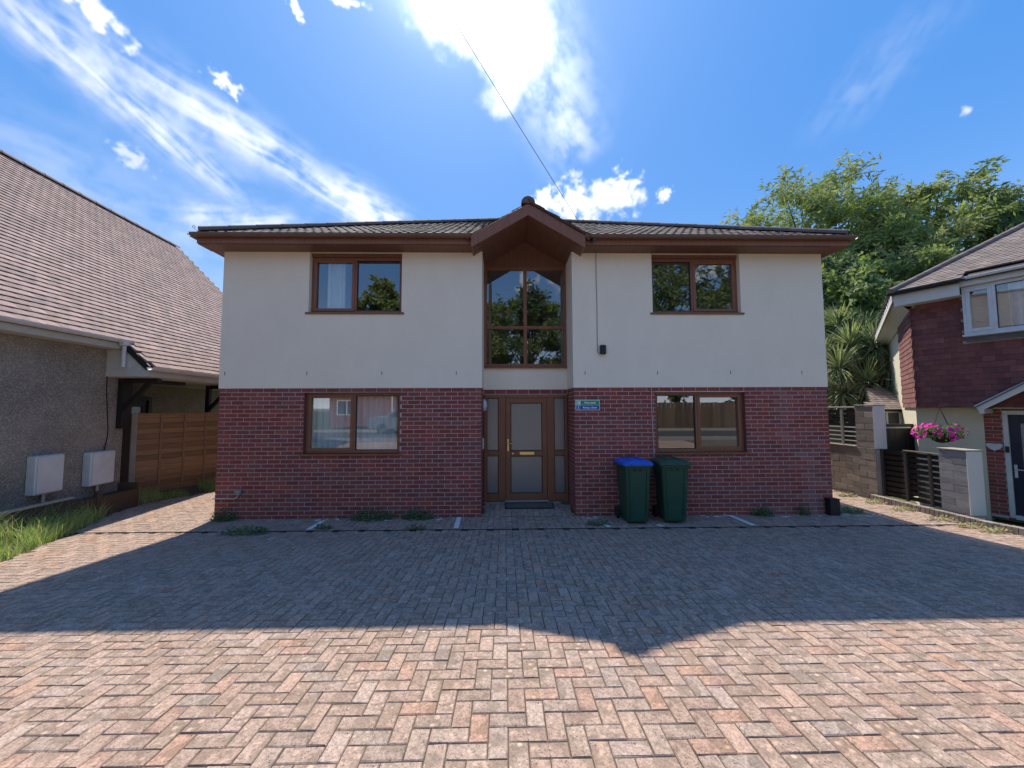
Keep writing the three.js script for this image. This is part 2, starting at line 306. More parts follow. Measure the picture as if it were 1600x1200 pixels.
const place = (x, y, z, rx = 0, ry = 0, rz = 0, s = 1) => new THREE.Matrix4().compose(V(x, y, z), new THREE.Quaternion().setFromEuler(new THREE.Euler(rx, ry, rz, 'YXZ')), V(s, s, s));
function tube(pts, r, seg = 24, rad = 6) { return new THREE.TubeGeometry(new THREE.CatmullRomCurve3(pts.map((p) => V(...p))), seg, r, rad, false); }
function bar(a, b, w, h) {                 // rectangular bar between two points
  const A = V(...a), B = V(...b), d = B.clone().sub(A), L = d.length(), g = new THREE.BoxGeometry(w, h, L);
  g.applyMatrix4(new THREE.Matrix4().lookAt(B, A, Math.abs(d.y) > 0.98 * L ? V(1, 0, 0) : V(0, 1, 0))); const m = A.add(B).multiplyScalar(0.5); g.translate(m.x, m.y, m.z); return g;
}
function wallShape(x0, x1, y0, y1, holes, z0, z1) {   // wall slab with openings, in the xy plane
  const s = new THREE.Shape([new THREE.Vector2(x0, y0), new THREE.Vector2(x1, y0), new THREE.Vector2(x1, y1), new THREE.Vector2(x0, y1)]);
  for (const [a, b, c, d] of holes) s.holes.push(new THREE.Path([new THREE.Vector2(a, c), new THREE.Vector2(a, d), new THREE.Vector2(b, d), new THREE.Vector2(b, c)]));
  const g = new THREE.ExtrudeGeometry(s, { depth: z1 - z0, bevelEnabled: false }); g.translate(0, 0, z0); return g;
}
function poly(points, thick = 0) {         // flat polygon through 3D points (convex), optionally thickened straight down
  const P = []; const tri = (a, b, c) => P.push(...a, ...b, ...c);
  for (let i = 1; i < points.length - 1; i++) tri(points[0], points[i], points[i + 1]);
  if (thick) { const low = points.map(([x, y, z]) => [x, y - thick, z]); for (let i = 1; i < points.length - 1; i++) tri(low[0], low[i + 1], low[i]); for (let i = 0; i < points.length; i++) { const j = (i + 1) % points.length; tri(points[i], low[i], low[j]); tri(points[i], low[j], points[j]); } }
  const g = new THREE.BufferGeometry(); g.setAttribute('position', new THREE.BufferAttribute(new Float32Array(P), 3)); g.computeVertexNormals(); return clean(g);
}

// cut the part of a piece that lies beyond a plane (n . p > d in the parent's space)
function clipPiece(e, n, d) {
  const a = e.g.attributes, inv = e.m.clone().invert(), p = V(), out = { position: [], normal: [], uv: [], color: [] }, vs = []; let cut = false, any = false;
  for (let i = 0; i < a.position.count; i++) { p.fromBufferAttribute(a.position, i).applyMatrix4(e.m); const h = d - p.dot(n); vs.push(h); if (h < 0) cut = true; else any = true; }
  if (!cut) return e; if (!any) return null;
  const get = (k, i) => Array.from({ length: a[k].itemSize }, (_, c) => a[k].array[i * a[k].itemSize + c]);
  for (let t = 0; t < a.position.count; t += 3) {
    let polyg = [0, 1, 2].map((k) => ({ h: vs[t + k], v: Object.fromEntries(Object.keys(out).map((q) => [q, get(q, t + k)])) })), res = [];
    for (let k = 0; k < 3; k++) { const A = polyg[k], B = polyg[(k + 1) % 3]; if (A.h >= 0) res.push(A); if (A.h >= 0 !== B.h >= 0) { const f = A.h / (A.h - B.h); res.push({ h: 0, v: Object.fromEntries(Object.keys(out).map((q) => [q, A.v[q].map((x, c) => lerp(x, B.v[q][c], f))])) }); } }
    for (let k = 1; k < res.length - 1; k++) for (const q of [res[0], res[k], res[k + 1]]) for (const key of Object.keys(out)) out[key].push(...q.v[key]);
  }
  if (!out.position.length) return null;
  const g = new THREE.BufferGeometry(); for (const key of Object.keys(out)) g.setAttribute(key, new THREE.BufferAttribute(new Float32Array(out[key]), key === 'uv' ? 2 : 3));
  return { ...e, g };
}
const clipAll = (list, ...planes) => list.map((e) => planes.reduce((q, [n, d]) => q && clipPiece(q, n, d), e)).filter(Boolean);

// ------------------------------------------------------------------ ground
const groundY = (z) => -0.05 + 0.06 * clamp(z - 0.85, 0, 8.5);
const grassEdge = (z) => (z < -0.9 ? -7.9 + (-0.9 - z) * 0.45 : z < 2.3 ? lerp(-7.9, -6.45, (z + 0.9) / 3.2) : -6.45 + (z - 2.3) * 0.1);   // border of the paving by the grass
{
  const g = new THREE.PlaneGeometry(400, 400, 100, 200); g.rotateX(-Math.PI / 2); const p = g.attributes.position;
  for (let i = 0; i < p.count; i++) { const x = p.getX(i), z = p.getZ(i); p.setY(i, groundY(z) - 0.2 - 0.15 * step(7.3, 8, x)); }
  g.computeVertexNormals(); structure(mesh('ground', g, M.lawn, scene));
}
const drive = part('driveway', scene); structure(drive);
{
  // bed of jointing sand under the blocks
  const strip = (x0, x1, zs) => { const out = []; for (let i = 0; i < zs.length - 1; i++) { const a = zs[i], b = zs[i + 1], f = (z) => (z <= 0.70 ? -0.05 : groundY(z)) - 0.006; out.push(poly([[x0, f(b), b], [x1, f(b), b], [x1, f(a), a], [x0, f(a), a]])); } return out; };
  mesh('sand_bed', [...strip(-8.6, 7.3, [0.738, 0.85, 6.2]), ...strip(-8.6, 7.3, [0.0, 0.682]), ...strip(-8.6, -5.56, [-6, 0]), ...strip(5.56, 7.3, [-6, 0])], M.jointSand, drive);
  mesh('recess_bed', poly([[-0.84, -0.058, 0], [0.84, -0.058, 0], [0.84, 0.022, -0.66], [-0.84, 0.022, -0.66]]), M.jointSand, drive);
  mesh('entrance_paving', poly([[-8.6, groundY(9.4), 9.4], [7.3, groundY(9.4), 9.4], [7.3, groundY(6.19), 6.19], [-8.6, groundY(6.19), 6.19]]), M.driveFar, drive);
  // block pavers in a 90 degree herringbone
  const r = rng(5), W = 0.1965, D = 0.0955, ch = 0.005, dep = 0.03;
  const palette = [[0.55, 0.405, 0.320], [0.56, 0.415, 0.330], [0.545, 0.405, 0.325], [0.53, 0.405, 0.325], [0.565, 0.41, 0.32], [0.55, 0.415, 0.335], [0.54, 0.40, 0.315], [0.565, 0.40, 0.31], [0.52, 0.405, 0.335], [0.56, 0.425, 0.34], [0.55, 0.40, 0.31], [0.58, 0.38, 0.285]];
  function paver(w, d, c, k) {
    const rr = rng(900 + k), j = () => (rr() - 0.5) * 0.006, x = w / 2, z = d / 2, P = [];
    const bot = [[-x, -dep, -z], [x, -dep, -z], [x, -dep, z], [-x, -dep, z]], mid = bot.map(([a, , b]) => [a, -ch, b]), top = bot.map(([a, , b]) => [a - Math.sign(a) * (ch * 0.9) + j(), 0, b - Math.sign(b) * (ch * 0.9) + j()]);
    const quad = (a, b, c2, e) => P.push(...a, ...c2, ...b, ...a, ...e, ...c2);
    quad(top[0], top[1], top[2], top[3]);
    for (let i = 0; i < 4; i++) { const n = (i + 1) % 4; quad(mid[i], mid[n], top[n], top[i]); quad(bot[i], bot[n], mid[n], mid[i]); }
    const g = new THREE.BufferGeometry(); g.setAttribute('position', new THREE.BufferAttribute(new Float32Array(P), 3)); g.computeVertexNormals();
    return tint(metreUV(g, rr() * 20, rr() * 20), c);
  }
  const vary = (c, k) => { const q = rng(50 + k), m = 0.88 + 0.12 * q(), t = (q() - 0.5) * 0.05; return [c[0] * m * (1 + t) * 1.17, c[1] * m * 1.13, c[2] * m * (1 - t) * 1.11]; };
  const kinds = [0, 1].map((o) => Array.from({ length: 48 }, (_, k) => paver(o ? D : W, o ? W : D, vary(palette[k % palette.length], k + o * 99), k + o * 99)));
  const list = [], u = 0.1015, n = 90;
  for (let k = -n; k < n; k++) for (let q = -40; q < 40; q++) for (const o of [0, 1]) {
    const cx = (k + 4 * q + (o ? 0.5 : 1)) * u, cz = (k + (o ? 2 : 0.5)) * u + 2;
    const hx = o ? D / 2 : W / 2, hz = o ? W / 2 : D / 2;
    if (cx < -8.4 || cx > 7.18 || cz > 6.16 || cz < -3.2 || cx < grassEdge(cz) - 0.05) continue;
    const rec = Math.abs(cx) < 0.86 && cz < 0.02;
    if (cz + hz < 0.01 && Math.abs(cx) < 5.555 - hx && !(Math.abs(cx) - hx < 0.84 && cz + hz > -0.66)) continue;   // under the building
    const y = (rec ? -0.05 - cz * 0.12 : cz < 0.7 ? -0.05 : groundY(cz)) + (r() - 0.5) * 0.004, slope = rec ? 0.12 : cz > 0.85 ? -0.06 : 0;
    const e = { g: kinds[o][Math.floor(r() * 48)], m: place(cx, y, cz, slope + (r() - 0.5) * 0.02, (r() - 0.5) * 0.02, (r() - 0.5) * 0.02), size: 1 };
    const near = [], lim = (n, d) => near.push([n, d]);
    if (cz + hz > 0.68 && cz - hz < 0.74) { if (cz < 0.71) lim(V(0, 0, 1), 0.682); else lim(V(0, 0, -1), -0.738); }   // cut at the drain
    if (Math.abs(cx) < 5.555 + hx && cz - hz < 0.012) {
      if (rec) { lim(V(Math.sign(cx), 0, 0), 0.842); if (cz - hz < -0.66) lim(V(0, 0, -1), 0.662); }
      else if (Math.abs(cx) < 5.5) lim(V(0, 0, -1), -0.008); else lim(V(-Math.sign(cx), 0, 0), -5.552);
    }
    list.push(...(near.length ? clipAll([e], ...near) : [e]));
  }
  pieces(drive, 'paver', 'paver_field', M.paver, list);
  // painted parking bay lines and flaked paint
  for (const [ax, az, bx, bz] of [[-3.56, 0.18, -3.57, 0.65], [-1.235, 0.02, -1.21, 0.65], [1.20, 0.42, 1.27, 0.65], [3.60, 0.06, 3.65, 0.65], [2.10, 0.56, 2.14, 0.65]]) {
    const a0 = V(ax, -0.044, az), b0 = V(bx, -0.044, bz), s = 0.04;
    mesh('painted_line', poly([[bx - s, a0.y, bz], [bx + s, a0.y, bz], [ax + s, a0.y, az], [ax - s, a0.y, az]], 0.002), M.linePaint, drive);
  }
  const fl = [], q = rng(8);
  for (const [x0, x1, n2] of [[-3.75, -3.0, 14], [-1.75, -1.3, 8], [0.9, 1.25, 12], [3.0, 3.6, 16], [5.65, 6.3, 10], [-2.9, -1.9, 6], [4.0, 5.3, 6]])
    for (let i = 0; i < n2; i++) { const x = lerp(x0, x1, q()), z = 0.05 + 0.15 * q(), rad = 0.010 + 0.036 * q() * q(), pts = []; for (let k = 0; k < 6; k++) { const t = -k / 6 * 6.283, rr = rad * (0.5 + 0.8 * q()); pts.push([x + Math.cos(t) * rr * 1.6, -0.0435, z + Math.sin(t) * rr]); } fl.push(poly(pts, 0.002)); }
  const fm = mesh('paint_flakes', fl, M.linePaint, drive); fm.userData.kind = 'stuff';
}
{ // slot drain across the foot of the drive
  const t = thing('drain_channel', 'dark slotted drain channel across the driveway in front of the brick building', 'drain', null, [0, -0.05, 0.71]);
  mesh('channel_floor', box(-6.9, 7.1, -0.075, -0.07, -0.027, 0.027), M.rubber, t);
  mesh('channel_edge', [box(-6.9, 7.1, -0.07, -0.004, -0.0275, -0.021), box(-6.9, 7.1, -0.07, -0.004, 0.021, 0.0275)], M.blackPlastic, t);
  const bars = []; for (let x = -6.88; x < 7.1; x += 0.04) bars.push(box(x, x + 0.014, -0.03, -0.010, -0.021, 0.021));
  const b = mesh('grating', bars, M.blackPlastic, t); b.userData.kind = 'stuff';
}
console.log('ground done');
// ------------------------------------------------------------------ brickwork, tiles
const brickTones = [[0.27, 0.066, 0.052], [0.25, 0.062, 0.050], [0.285, 0.070, 0.051], [0.235, 0.062, 0.053], [0.26, 0.070, 0.055], [0.24, 0.056, 0.047], [0.215, 0.068, 0.058], [0.275, 0.074, 0.055], [0.255, 0.060, 0.047], [0.225, 0.072, 0.060], [0.20, 0.075, 0.066], [0.28, 0.080, 0.058]];
const limedTones = brickTones.map((c) => c.map((v, i) => lerp(v, [0.42, 0.33, 0.31][i], 0.15)));     // bricks with a bloom of lime on the face
const brickCache = new Map();
function brickGeo(w, h, k, tones = brickTones, d = 0.022) {     // slab whose face lies at z = 0
  const key = [w.toFixed(3), h, k, tones[0][0], d].join(); if (brickCache.has(key)) return brickCache.get(key);
  const r = rng(k * 31 + 7), b = 0.0025, x = w / 2, y = h / 2, P = [];
  const back = [[-x, -y, -d], [x, -y, -d], [x, y, -d], [-x, y, -d]], mid = back.map(([a, c]) => [a, c, -b]), top = back.map(([a, c]) => [a - Math.sign(a) * b, c - Math.sign(c) * b, 0]);
  const quad = (a, c, e, f) => P.push(...a, ...c, ...e, ...a, ...e, ...f);
  quad(...top); for (let i = 0; i < 4; i++) { const n = (i + 1) % 4; quad(mid[i], mid[n], top[n], top[i]); quad(back[i], back[n], mid[n], mid[i]); }
  const g = new THREE.BufferGeometry(); g.setAttribute('position', new THREE.BufferAttribute(new Float32Array(P), 3)); g.computeVertexNormals();
  const m = 1.08 + 0.5 * r(); tint(metreUV(g, r() * 20, r() * 20), tones[k % tones.length].map((c) => c * m)); brickCache.set(key, g); return g;
}
// stretcher bond between u0 and u1, rows down from the top, minus openings [a, b, low, high]
function bond(u0, u1, top, rows, openings, opt = {}) {
  const { L = 0.215, H = 0.065, J = 0.01, seed = 1, start = 0, variants = 36, tones = brickTones, depth } = opt, r = rng(seed), out = [];
  for (let k = 0; k < rows; k++) {
    const y1 = top - k * (H + J) - (k ? 0 : 0.002), y0 = top - k * (H + J) - H, ym = (y0 + y1) / 2;
    let spans = [[u0, u1]];
    for (const [a, b, lo, hi] of openings) if (ym > lo && ym < hi) spans = spans.flatMap(([p, q]) => [[p, Math.min(q, a)], [Math.max(p, b), q]].filter(([m, n]) => n - m > 0.02));
    for (let x = u0 - ((k + start) % 2 ? (L + J) / 2 : 0); x < u1; x += L + J) for (const [p, q] of spans) {
      const a = Math.max(x, p), b = Math.min(x + L, q); if (b - a < 0.025) continue;
      const w = Math.round((b - a) * 200) / 200;
      out.push({ u: (a + b) / 2, v: y0 + H / 2, g: brickGeo(w, H, Math.floor(r() * variants), opt.limed && opt.limed((a + b) / 2, y0) > r() ? limedTones : tones, depth), size: w, tilt: [(r() - 0.5) * 0.008, (r() - 0.5) * 0.006, (r() - 0.5) * 0.006], out: (r() - 0.5) * 0.003 });
    }
  }
  return out;
}
const tileCache = new Map();
function rollTile(k, tones) {               // interlocking tile with a roll: x across, z down the slope, y off the roof
  const key = 'r' + k + tones[0][0]; if (tileCache.has(key)) return tileCache.get(key);
  const r = rng(k * 17 + 3), w = 0.298, L = 0.40, xs = [0, 0.10, 0.30, 0.40, 0.52, 0.62, 0.82, 1], hs = [0.010, 0.002, 0, 0.006, 0.010, 0.003, 0, 0.009], P = [], t = 0.016;
  const quad = (a, b, c, d) => P.push(...a, ...b, ...c, ...a, ...c, ...d);
  for (let i = 0; i < xs.length - 1; i++) { const x0 = (xs[i] - 0.5) * w, x1 = (xs[i + 1] - 0.5) * w, h0 = hs[i] + t, h1 = hs[i + 1] + t; quad([x0, h0, 0], [x1, h1, 0], [x1, h1, -L], [x0, h0, -L]); quad([x0, h0 - t - 0.006, 0], [x1, h1 - t - 0.006, 0], [x1, h1, 0], [x0, h0, 0]); }
  const g = new THREE.BufferGeometry(); g.setAttribute('position', new THREE.BufferAttribute(new Float32Array(P), 3)); g.computeVertexNormals();
  const m = 0.7 + 0.5 * r(); tint(metreUV(g, r() * 20, r() * 20), tones[k % tones.length].map((c) => c * m)); tileCache.set(key, g); return g;
}
function plainTile(k, tones, w = 0.1645, L = 0.2, t = 0.026) {
  const key = ['p', k, w, L, tones[0][0]].join(); if (tileCache.has(key)) return tileCache.get(key);
  const r = rng(k * 13 + 5), j = () => (r() - 0.5) * 0.004, x = w / 2, P = [], cam = 0.003;
  const quad = (a, b, c, d) => P.push(...a, ...b, ...c, ...a, ...c, ...d), z0 = j(), z1 = j();
  quad([-x, t, z0], [0, t + cam, (z0 + z1) / 2], [0, t + cam, -L], [-x, t, -L]); quad([0, t + cam, (z0 + z1) / 2], [x, t, z1], [x, t, -L], [0, t + cam, -L]);
  quad([-x, -0.002, z0], [x, -0.002, z1], [x, t, z1], [-x, t, z0]); quad([-x, 0, -L], [-x, 0, z0], [-x, t, z0], [-x, t, -L]); quad([x, 0, z1], [x, 0, -L], [x, t, -L], [x, t, z1]);
  const g = new THREE.BufferGeometry(); g.setAttribute('position', new THREE.BufferAttribute(new Float32Array(P), 3)); g.computeVertexNormals();
  const m = (0.8 + 0.36 * r()) * (k % 29 === 7 ? 1.4 : 1); tint(metreUV(g, r() * 20, r() * 20), tones[k % tones.length].map((c) => c * m)); tileCache.set(key, g); return g;
}
// a slope: eave point, direction along the eave (unit, horizontal), pitch; tiles wherever keep(along, up) is true
function slopeFrame(eave, along, pitch) {
  const X = along.clone().normalize(), out = V(0, 1, 0).cross(X).multiplyScalar(-1);       // horizontal, downhill
  const Z = out.multiplyScalar(Math.cos(pitch)).add(V(0, -Math.sin(pitch), 0)), Y = Z.clone().cross(X);
  return new THREE.Matrix4().makeBasis(X, Y, Z).setPosition(eave);
}
function tiling(frame, a0, a1, len, { gauge, width, make, keep, seed, variants = 30, tilt = 0.05, half = true }) {
  const r = rng(seed), out = [];
  for (let i = 0; i * gauge < len; i++) for (let a = a0 + (half && i % 2 ? width / 2 : 0); a < a1; a += width) {
    const s = i * gauge; if (keep && !keep(a + width / 2, s + gauge / 2)) continue;
    out.push({ g: make(Math.floor(r() * variants)), m: frame.clone().multiply(place(a + width / 2, 0.004 + (r() - 0.5) * 0.002, -s, -tilt + (r() - 0.5) * 0.02, (r() - 0.5) * 0.018, (r() - 0.5) * 0.008)), size: width });
  }
  return out;
}
function halfRound(len, r, tones, k) { const g = new THREE.CylinderGeometry(r, r * 1.06, len, 10, 1, true, -Math.PI / 2, Math.PI); g.rotateX(-Math.PI / 2); const e = new THREE.CylinderGeometry(r * 1.07, r * 1.07, 0.03, 10, 1, false, -Math.PI / 2, Math.PI); e.rotateX(-Math.PI / 2); e.translate(0, 0, len / 2); return tint(metreUV(merge([g, e]), k * 0.37, k * 0.21), tones[k % tones.length]); }
// half round caps along a line, as pieces
function caps(a, b, r, tones, len = 0.44) {
  const A = V(...a), B = V(...b), n = Math.max(1, Math.round(A.distanceTo(B) / len)), step2 = B.clone().sub(A).divideScalar(n), out = [], X = step2.clone().normalize();
  const Zc = X.clone().negate(), Xc = V(0, 1, 0).cross(Zc).normalize(), Yc = Zc.clone().cross(Xc);
  for (let i = 0; i < n; i++) { const p = A.clone().addScaledVector(step2, i + 0.5); out.push({ g: halfRound(step2.length() * 1.02, r, tones, i % 6), m: new THREE.Matrix4().makeBasis(Xc, Yc, Zc).setPosition(p), size: 0.4 }); }
  return out;
}
function gutterGeo(x0, x1, y, z, r = 0.058) {           // half round gutter along x
  const s = new THREE.Shape(); s.absarc(0, 0, r, Math.PI, 2 * Math.PI, false); s.absarc(0, 0, r - 0.006, 2 * Math.PI, Math.PI, true);
  const g = new THREE.ExtrudeGeometry(s, { depth: x1 - x0, bevelEnabled: false, curveSegments: 8 }); g.rotateY(Math.PI / 2); g.translate(x0, y, z); return g;
}
function curtainGeo(x0, x1, y0, y1, z, waves, amp, seed) {
  const n = Math.max(8, waves * 8), g = new THREE.PlaneGeometry(x1 - x0, y1 - y0, n, 6), p = g.attributes.position, r = rng(seed), ph = r() * 6;
  for (let i = 0; i < p.count; i++) { const t = (p.getX(i) / (x1 - x0) + 0.5) * waves * 6.283; p.setZ(i, amp * (Math.sin(t + ph) + 0.4 * Math.sin(t * 0.37 + 2 * ph)) * (0.8 + 0.25 * (0.5 - p.getY(i) / (y1 - y0)))); p.setX(i, p.getX(i) + amp * 0.4 * Math.cos(t * 1.3)); }
  g.translate((x0 + x1) / 2, (y0 + y1) / 2, z); g.computeVertexNormals(); return g;
}
// two light window: fixed light and an opening sash
function windowUnit(parent, x0, x1, y0, y1, z, sashLeft, mat, o = {}) {
  const { bar: b = 0.055, sb = 0.055, mid = (x0 + x1) / 2, sill = true, dep = 0.07, matS = mat, glass = M.glass } = o, w = part('window', parent);
  const F = [rbox(x0, x1, y1 - b, y1, z - dep, z), rbox(x0, x1, y0, y0 + b, z - dep, z), rbox(x0, x0 + b, y0 + b, y1 - b, z - dep, z), rbox(x1 - b, x1, y0 + b, y1 - b, z - dep, z), rbox(mid - b * 0.45, mid + b * 0.45, y0 + b, y1 - b, z - dep, z)];
  mesh('frame', F, mat, w);
  for (const left of [true, false]) {
    let a = left ? x0 + b : mid + b * 0.45, c = left ? mid - b * 0.45 : x1 - b, lo = y0 + b, hi = y1 - b;
    if (left === sashLeft) {
      const zs = z + 0.012; a -= 0.012; c += 0.012; lo -= 0.012; hi += 0.012;
      mesh('sash', [rbox(a, c, hi - sb, hi, z - 0.04, zs), rbox(a, c, lo, lo + sb, z - 0.04, zs), rbox(a, a + sb, lo + sb, hi - sb, z - 0.04, zs), rbox(c - sb, c, lo + sb, hi - sb, z - 0.04, zs)], matS, w);
      a += sb; c -= sb; lo += sb; hi -= sb;
    } else { const s2 = 0.012; mesh('bead', [box(a, c, hi - s2, hi, z - 0.04, z - 0.012), box(a, c, lo, lo + s2, z - 0.04, z - 0.012), box(a, a + s2, lo + s2, hi - s2, z - 0.04, z - 0.012), box(c - s2, c, lo + s2, hi - s2, z - 0.04, z - 0.012)], M.blackPlastic, w); }
    mesh('pane', box(a - 0.01, c + 0.01, lo - 0.01, hi + 0.01, z - 0.034, z - 0.028).clone(), glass, w).geometry = (() => { const g = new THREE.PlaneGeometry(c - a + 0.02, hi - lo + 0.02); g.translate((a + c) / 2, (lo + hi) / 2, z - 0.03); return g; })();
  }
  if (sill) mesh('sill', rbox(x0 - 0.05, x1 + 0.05, y0 - 0.035, y0, z - 0.06, (o.sillOut ?? 0.035), 0.008), mat, w);
  return w;
}

// ------------------------------------------------------------------ the two storey building
const flats = thing('apartment_building', 'two storey brick and cream rendered building with brown windows and a central gabled entrance', 'building');
const OUT = 5.544, INN = 0.844, TOPB = 2.25, EAVE = 4.773, BACK = -10.4;
const lowerWin = [[-4.03, -2.31, 1.075, 2.175], [2.34, 4.0, 1.065, 2.165]], upperWin = [[-4.0, -2.31, 3.64, 4.77], [2.33, 3.99, 3.64, 4.77]];
{
  // lower walls: mortar coloured core and separate bricks
  const bw = part('brick_wall', flats);
  const core = [];
  for (const s of [-1, 1]) {
    const x0 = s < 0 ? -OUT + 0.006 : INN + 0.006, x1 = s < 0 ? -INN - 0.006 : OUT - 0.006;
    core.push(wallShape(x0, x1, -0.4, TOPB, [lowerWin[s < 0 ? 0 : 1]], -0.29, -0.0045));
    core.push(box(s < 0 ? -OUT + 0.0045 : OUT - 0.29, s < 0 ? -OUT + 0.29 : OUT - 0.0045, -0.4, TOPB, BACK + 0.02, -0.291));
    core.push(box(s < 0 ? -INN - 0.25 : INN + 0.0045, s < 0 ? -INN - 0.0045 : INN + 0.25, -0.4, TOPB, -0.95, -0.291));
  }
  core.push(box(-OUT + 0.3, OUT - 0.3, -0.4, TOPB, BACK + 0.02, BACK + 0.3), box(-INN, INN, 2.152, TOPB, -0.95, -0.7045));
  mesh('mortar_bed', core, M.mortar, bw);
  const list = [];
  const put = (arr, f, bonus = 0) => { for (const e of arr) list.push({ g: e.g, m: f(e), size: e.size, bonus }); };
  put(bond(-OUT, -INN, TOPB, 31, [lowerWin[0]], { seed: 11, start: 1 }), (e) => place(e.u, e.v, e.out, ...e.tilt));
  put(bond(INN, OUT, TOPB, 31, [lowerWin[1]], { seed: 12, start: 0, limed: (x, y) => (y > 1.1 ? 0.75 * Math.exp(-(((x - 4.72) / 0.13) ** 2)) : 0) + (y < 1.35 ? 0.8 * Math.exp(-(((x - 5.2) / 0.16) ** 2)) : 0) + (y < 0.4 ? 0.35 * step(3.9, 4.8, x) : 0) }), (e) => place(e.u, e.v, e.out, ...e.tilt));
  put(bond(-0.7, -0.012, TOPB, 31, [], { seed: 13, start: 1 }), (e) => place(INN - e.out, e.v, e.u, e.tilt[0], -Math.PI / 2 + e.tilt[1], e.tilt[2]));
  put(bond(0.012, 0.7, TOPB, 31, [], { seed: 14 }), (e) => place(-INN + e.out, e.v, -e.u, e.tilt[0], Math.PI / 2 + e.tilt[1], e.tilt[2]));
  put(bond(-INN + 0.01, INN - 0.01, TOPB, 1, [], { seed: 15, L: 0.215, H: 0.085 }), (e) => place(e.u, e.v, -0.7 + e.out, ...e.tilt));
  put(bond(0.012, 10.3, TOPB, 31, [], { seed: 16, start: 1 }), (e) => place(-OUT + e.out, e.v, -10.312 + e.u, 0, -Math.PI / 2, 0));
  put(bond(0.012, 10.3, TOPB, 31, [], { seed: 17 }), (e) => place(OUT + e.out, e.v, -e.u, 0, Math.PI / 2, 0));
  pieces(bw, 'brick', 'brickwork', M.brick, list);
  for (const [a, b, c, d] of lowerWin) mesh('window_jamb', tint(metreUV(merge([box(a, a + 0.003, c, d - 0.003, -0.074, -0.003), box(b - 0.003, b, c, d - 0.003, -0.074, -0.003), box(a, b, d - 0.003, d, -0.074, -0.003)])), [0.21, 0.075, 0.068]), M.brick, bw, false);
  // upper rendered walls
  const rw = [];
  for (const s of [-1, 1]) {
    rw.push(wallShape(s < 0 ? -OUT - 0.01 : INN - 0.01, s < 0 ? -INN + 0.01 : OUT + 0.01, TOPB + 0.002, 4.9, [upperWin[s < 0 ? 0 : 1]], -0.29, 0.012));
    rw.push(box(s < 0 ? -OUT - 0.01 : OUT - 0.29, s < 0 ? -OUT + 0.29 : OUT + 0.01, TOPB + 0.002, 4.9, BACK, -0.291));
    rw.push(box(s < 0 ? -INN - 0.25 : INN - 0.01, s < 0 ? -INN + 0.01 : INN + 0.25, TOPB + 0.002, 4.96, -0.95, -0.291));
  }
  rw.push(box(-OUT + 0.3, OUT - 0.3, TOPB + 0.002, 4.9, BACK, BACK + 0.28), box(-INN + 0.011, INN - 0.011, TOPB + 0.002, 2.70, -0.95, -0.69));
  mesh('rendered_wall', rw, M.render, flats);
  // weep slots at the foot of the render
  for (const x of [-5.454, -3.992, -2.646, -1.301, 1.052, 2.388, 3.746, 5.077]) { const g = rbox(x - 0.006, x + 0.006, 2.49, 2.555, 0.008, 0.0155, 0.003); mesh('weep_vent', g, M.blackPlastic, flats); }
  // rooms
  const inside = part('interior', flats);
  mesh('floor_slab', [box(-OUT + 0.3, OUT - 0.3, -0.3, 0.0, BACK + 0.31, -0.96), box(-OUT + 0.3, OUT - 0.3, 2.36, 2.6, BACK + 0.31, -0.96), box(-OUT + 0.3, -INN - 0.26, 2.36, 2.6, -0.955, -0.3), box(INN + 0.26, OUT - 0.3, 2.36, 2.6, -0.955, -0.3), box(-OUT + 0.3, -INN - 0.26, -0.3, 0, -0.955, -0.3), box(INN + 0.26, OUT - 0.3, -0.3, 0, -0.955, -0.3)], M.roomFloor, inside);
  mesh('ceiling_board', [box(-OUT + 0.3, -INN - 0.26, 4.82, 4.86, -4.4, -0.3), box(INN + 0.26, OUT - 0.3, 4.82, 4.86, -4.4, -0.3), box(-INN - 0.25, INN + 0.25, 4.97, 5.0, -4.4, -0.96)], M.roomPaint, inside);
  mesh('partition', [box(-INN - 0.24, -INN - 0.1, 0.001, 4.81, -4.4, -0.97), box(INN + 0.1, INN + 0.24, 0.001, 4.81, -4.4, -0.97), box(-OUT + 0.31, OUT - 0.31, 0.001, 2.355, -4.6, -4.42), box(-OUT + 0.31, OUT - 0.31, 2.605, 4.81, -4.6, -4.42)], M.roomPaint, inside);
  // windows
  for (const [i, [a, b, c, d]] of lowerWin.entries()) windowUnit(flats, a, b, c, d, -0.075, i === 0, M.brownPlastic, { mid: i ? 3.13 : -3.16, sillOut: 0.03 });
  for (const [i, [a, b, c, d]] of upperWin.entries()) { windowUnit(flats, a, b, c, 4.70, -0.085, i === 0, M.brownPlastic, { mid: i ? 3.13 : -3.19, sillOut: 0.04 }); mesh('window_head', box(a, b, 4.702, 4.768, -0.16, -0.06), M.brownBoard, flats); }
  // curtains behind the panes
  mesh('curtain', curtainGeo(-4.05, -2.28, 1.05, 2.2, -0.20, 15, 0.022, 2), M.curtain, flats).userData.label = 'white pleated net curtain';
  mesh('curtain', curtainGeo(-3.78, -3.42, 3.6, 4.75, -0.22, 5, 0.025, 3), M.curtain, flats).userData.label = 'white curtain drawn to one side';
  // central stair window
  const z = -0.70, w = part('window', flats), B = M.brownPlastic, y0 = 2.71, y1 = 4.76, x0 = -0.833, x1 = 0.833, t = 3.51;
  mesh('frame', [rbox(x0, x1, y0, y0 + 0.06, z - 0.07, z + 0.012), rbox(x0, x1, y1 - 0.06, y1, z - 0.07, z + 0.012), rbox(x0, x0 + 0.055, y0 + 0.06, y1 - 0.06, z - 0.07, z + 0.012), rbox(x1 - 0.055, x1, y0 + 0.06, y1 - 0.06, z - 0.07, z + 0.012)], B, w);
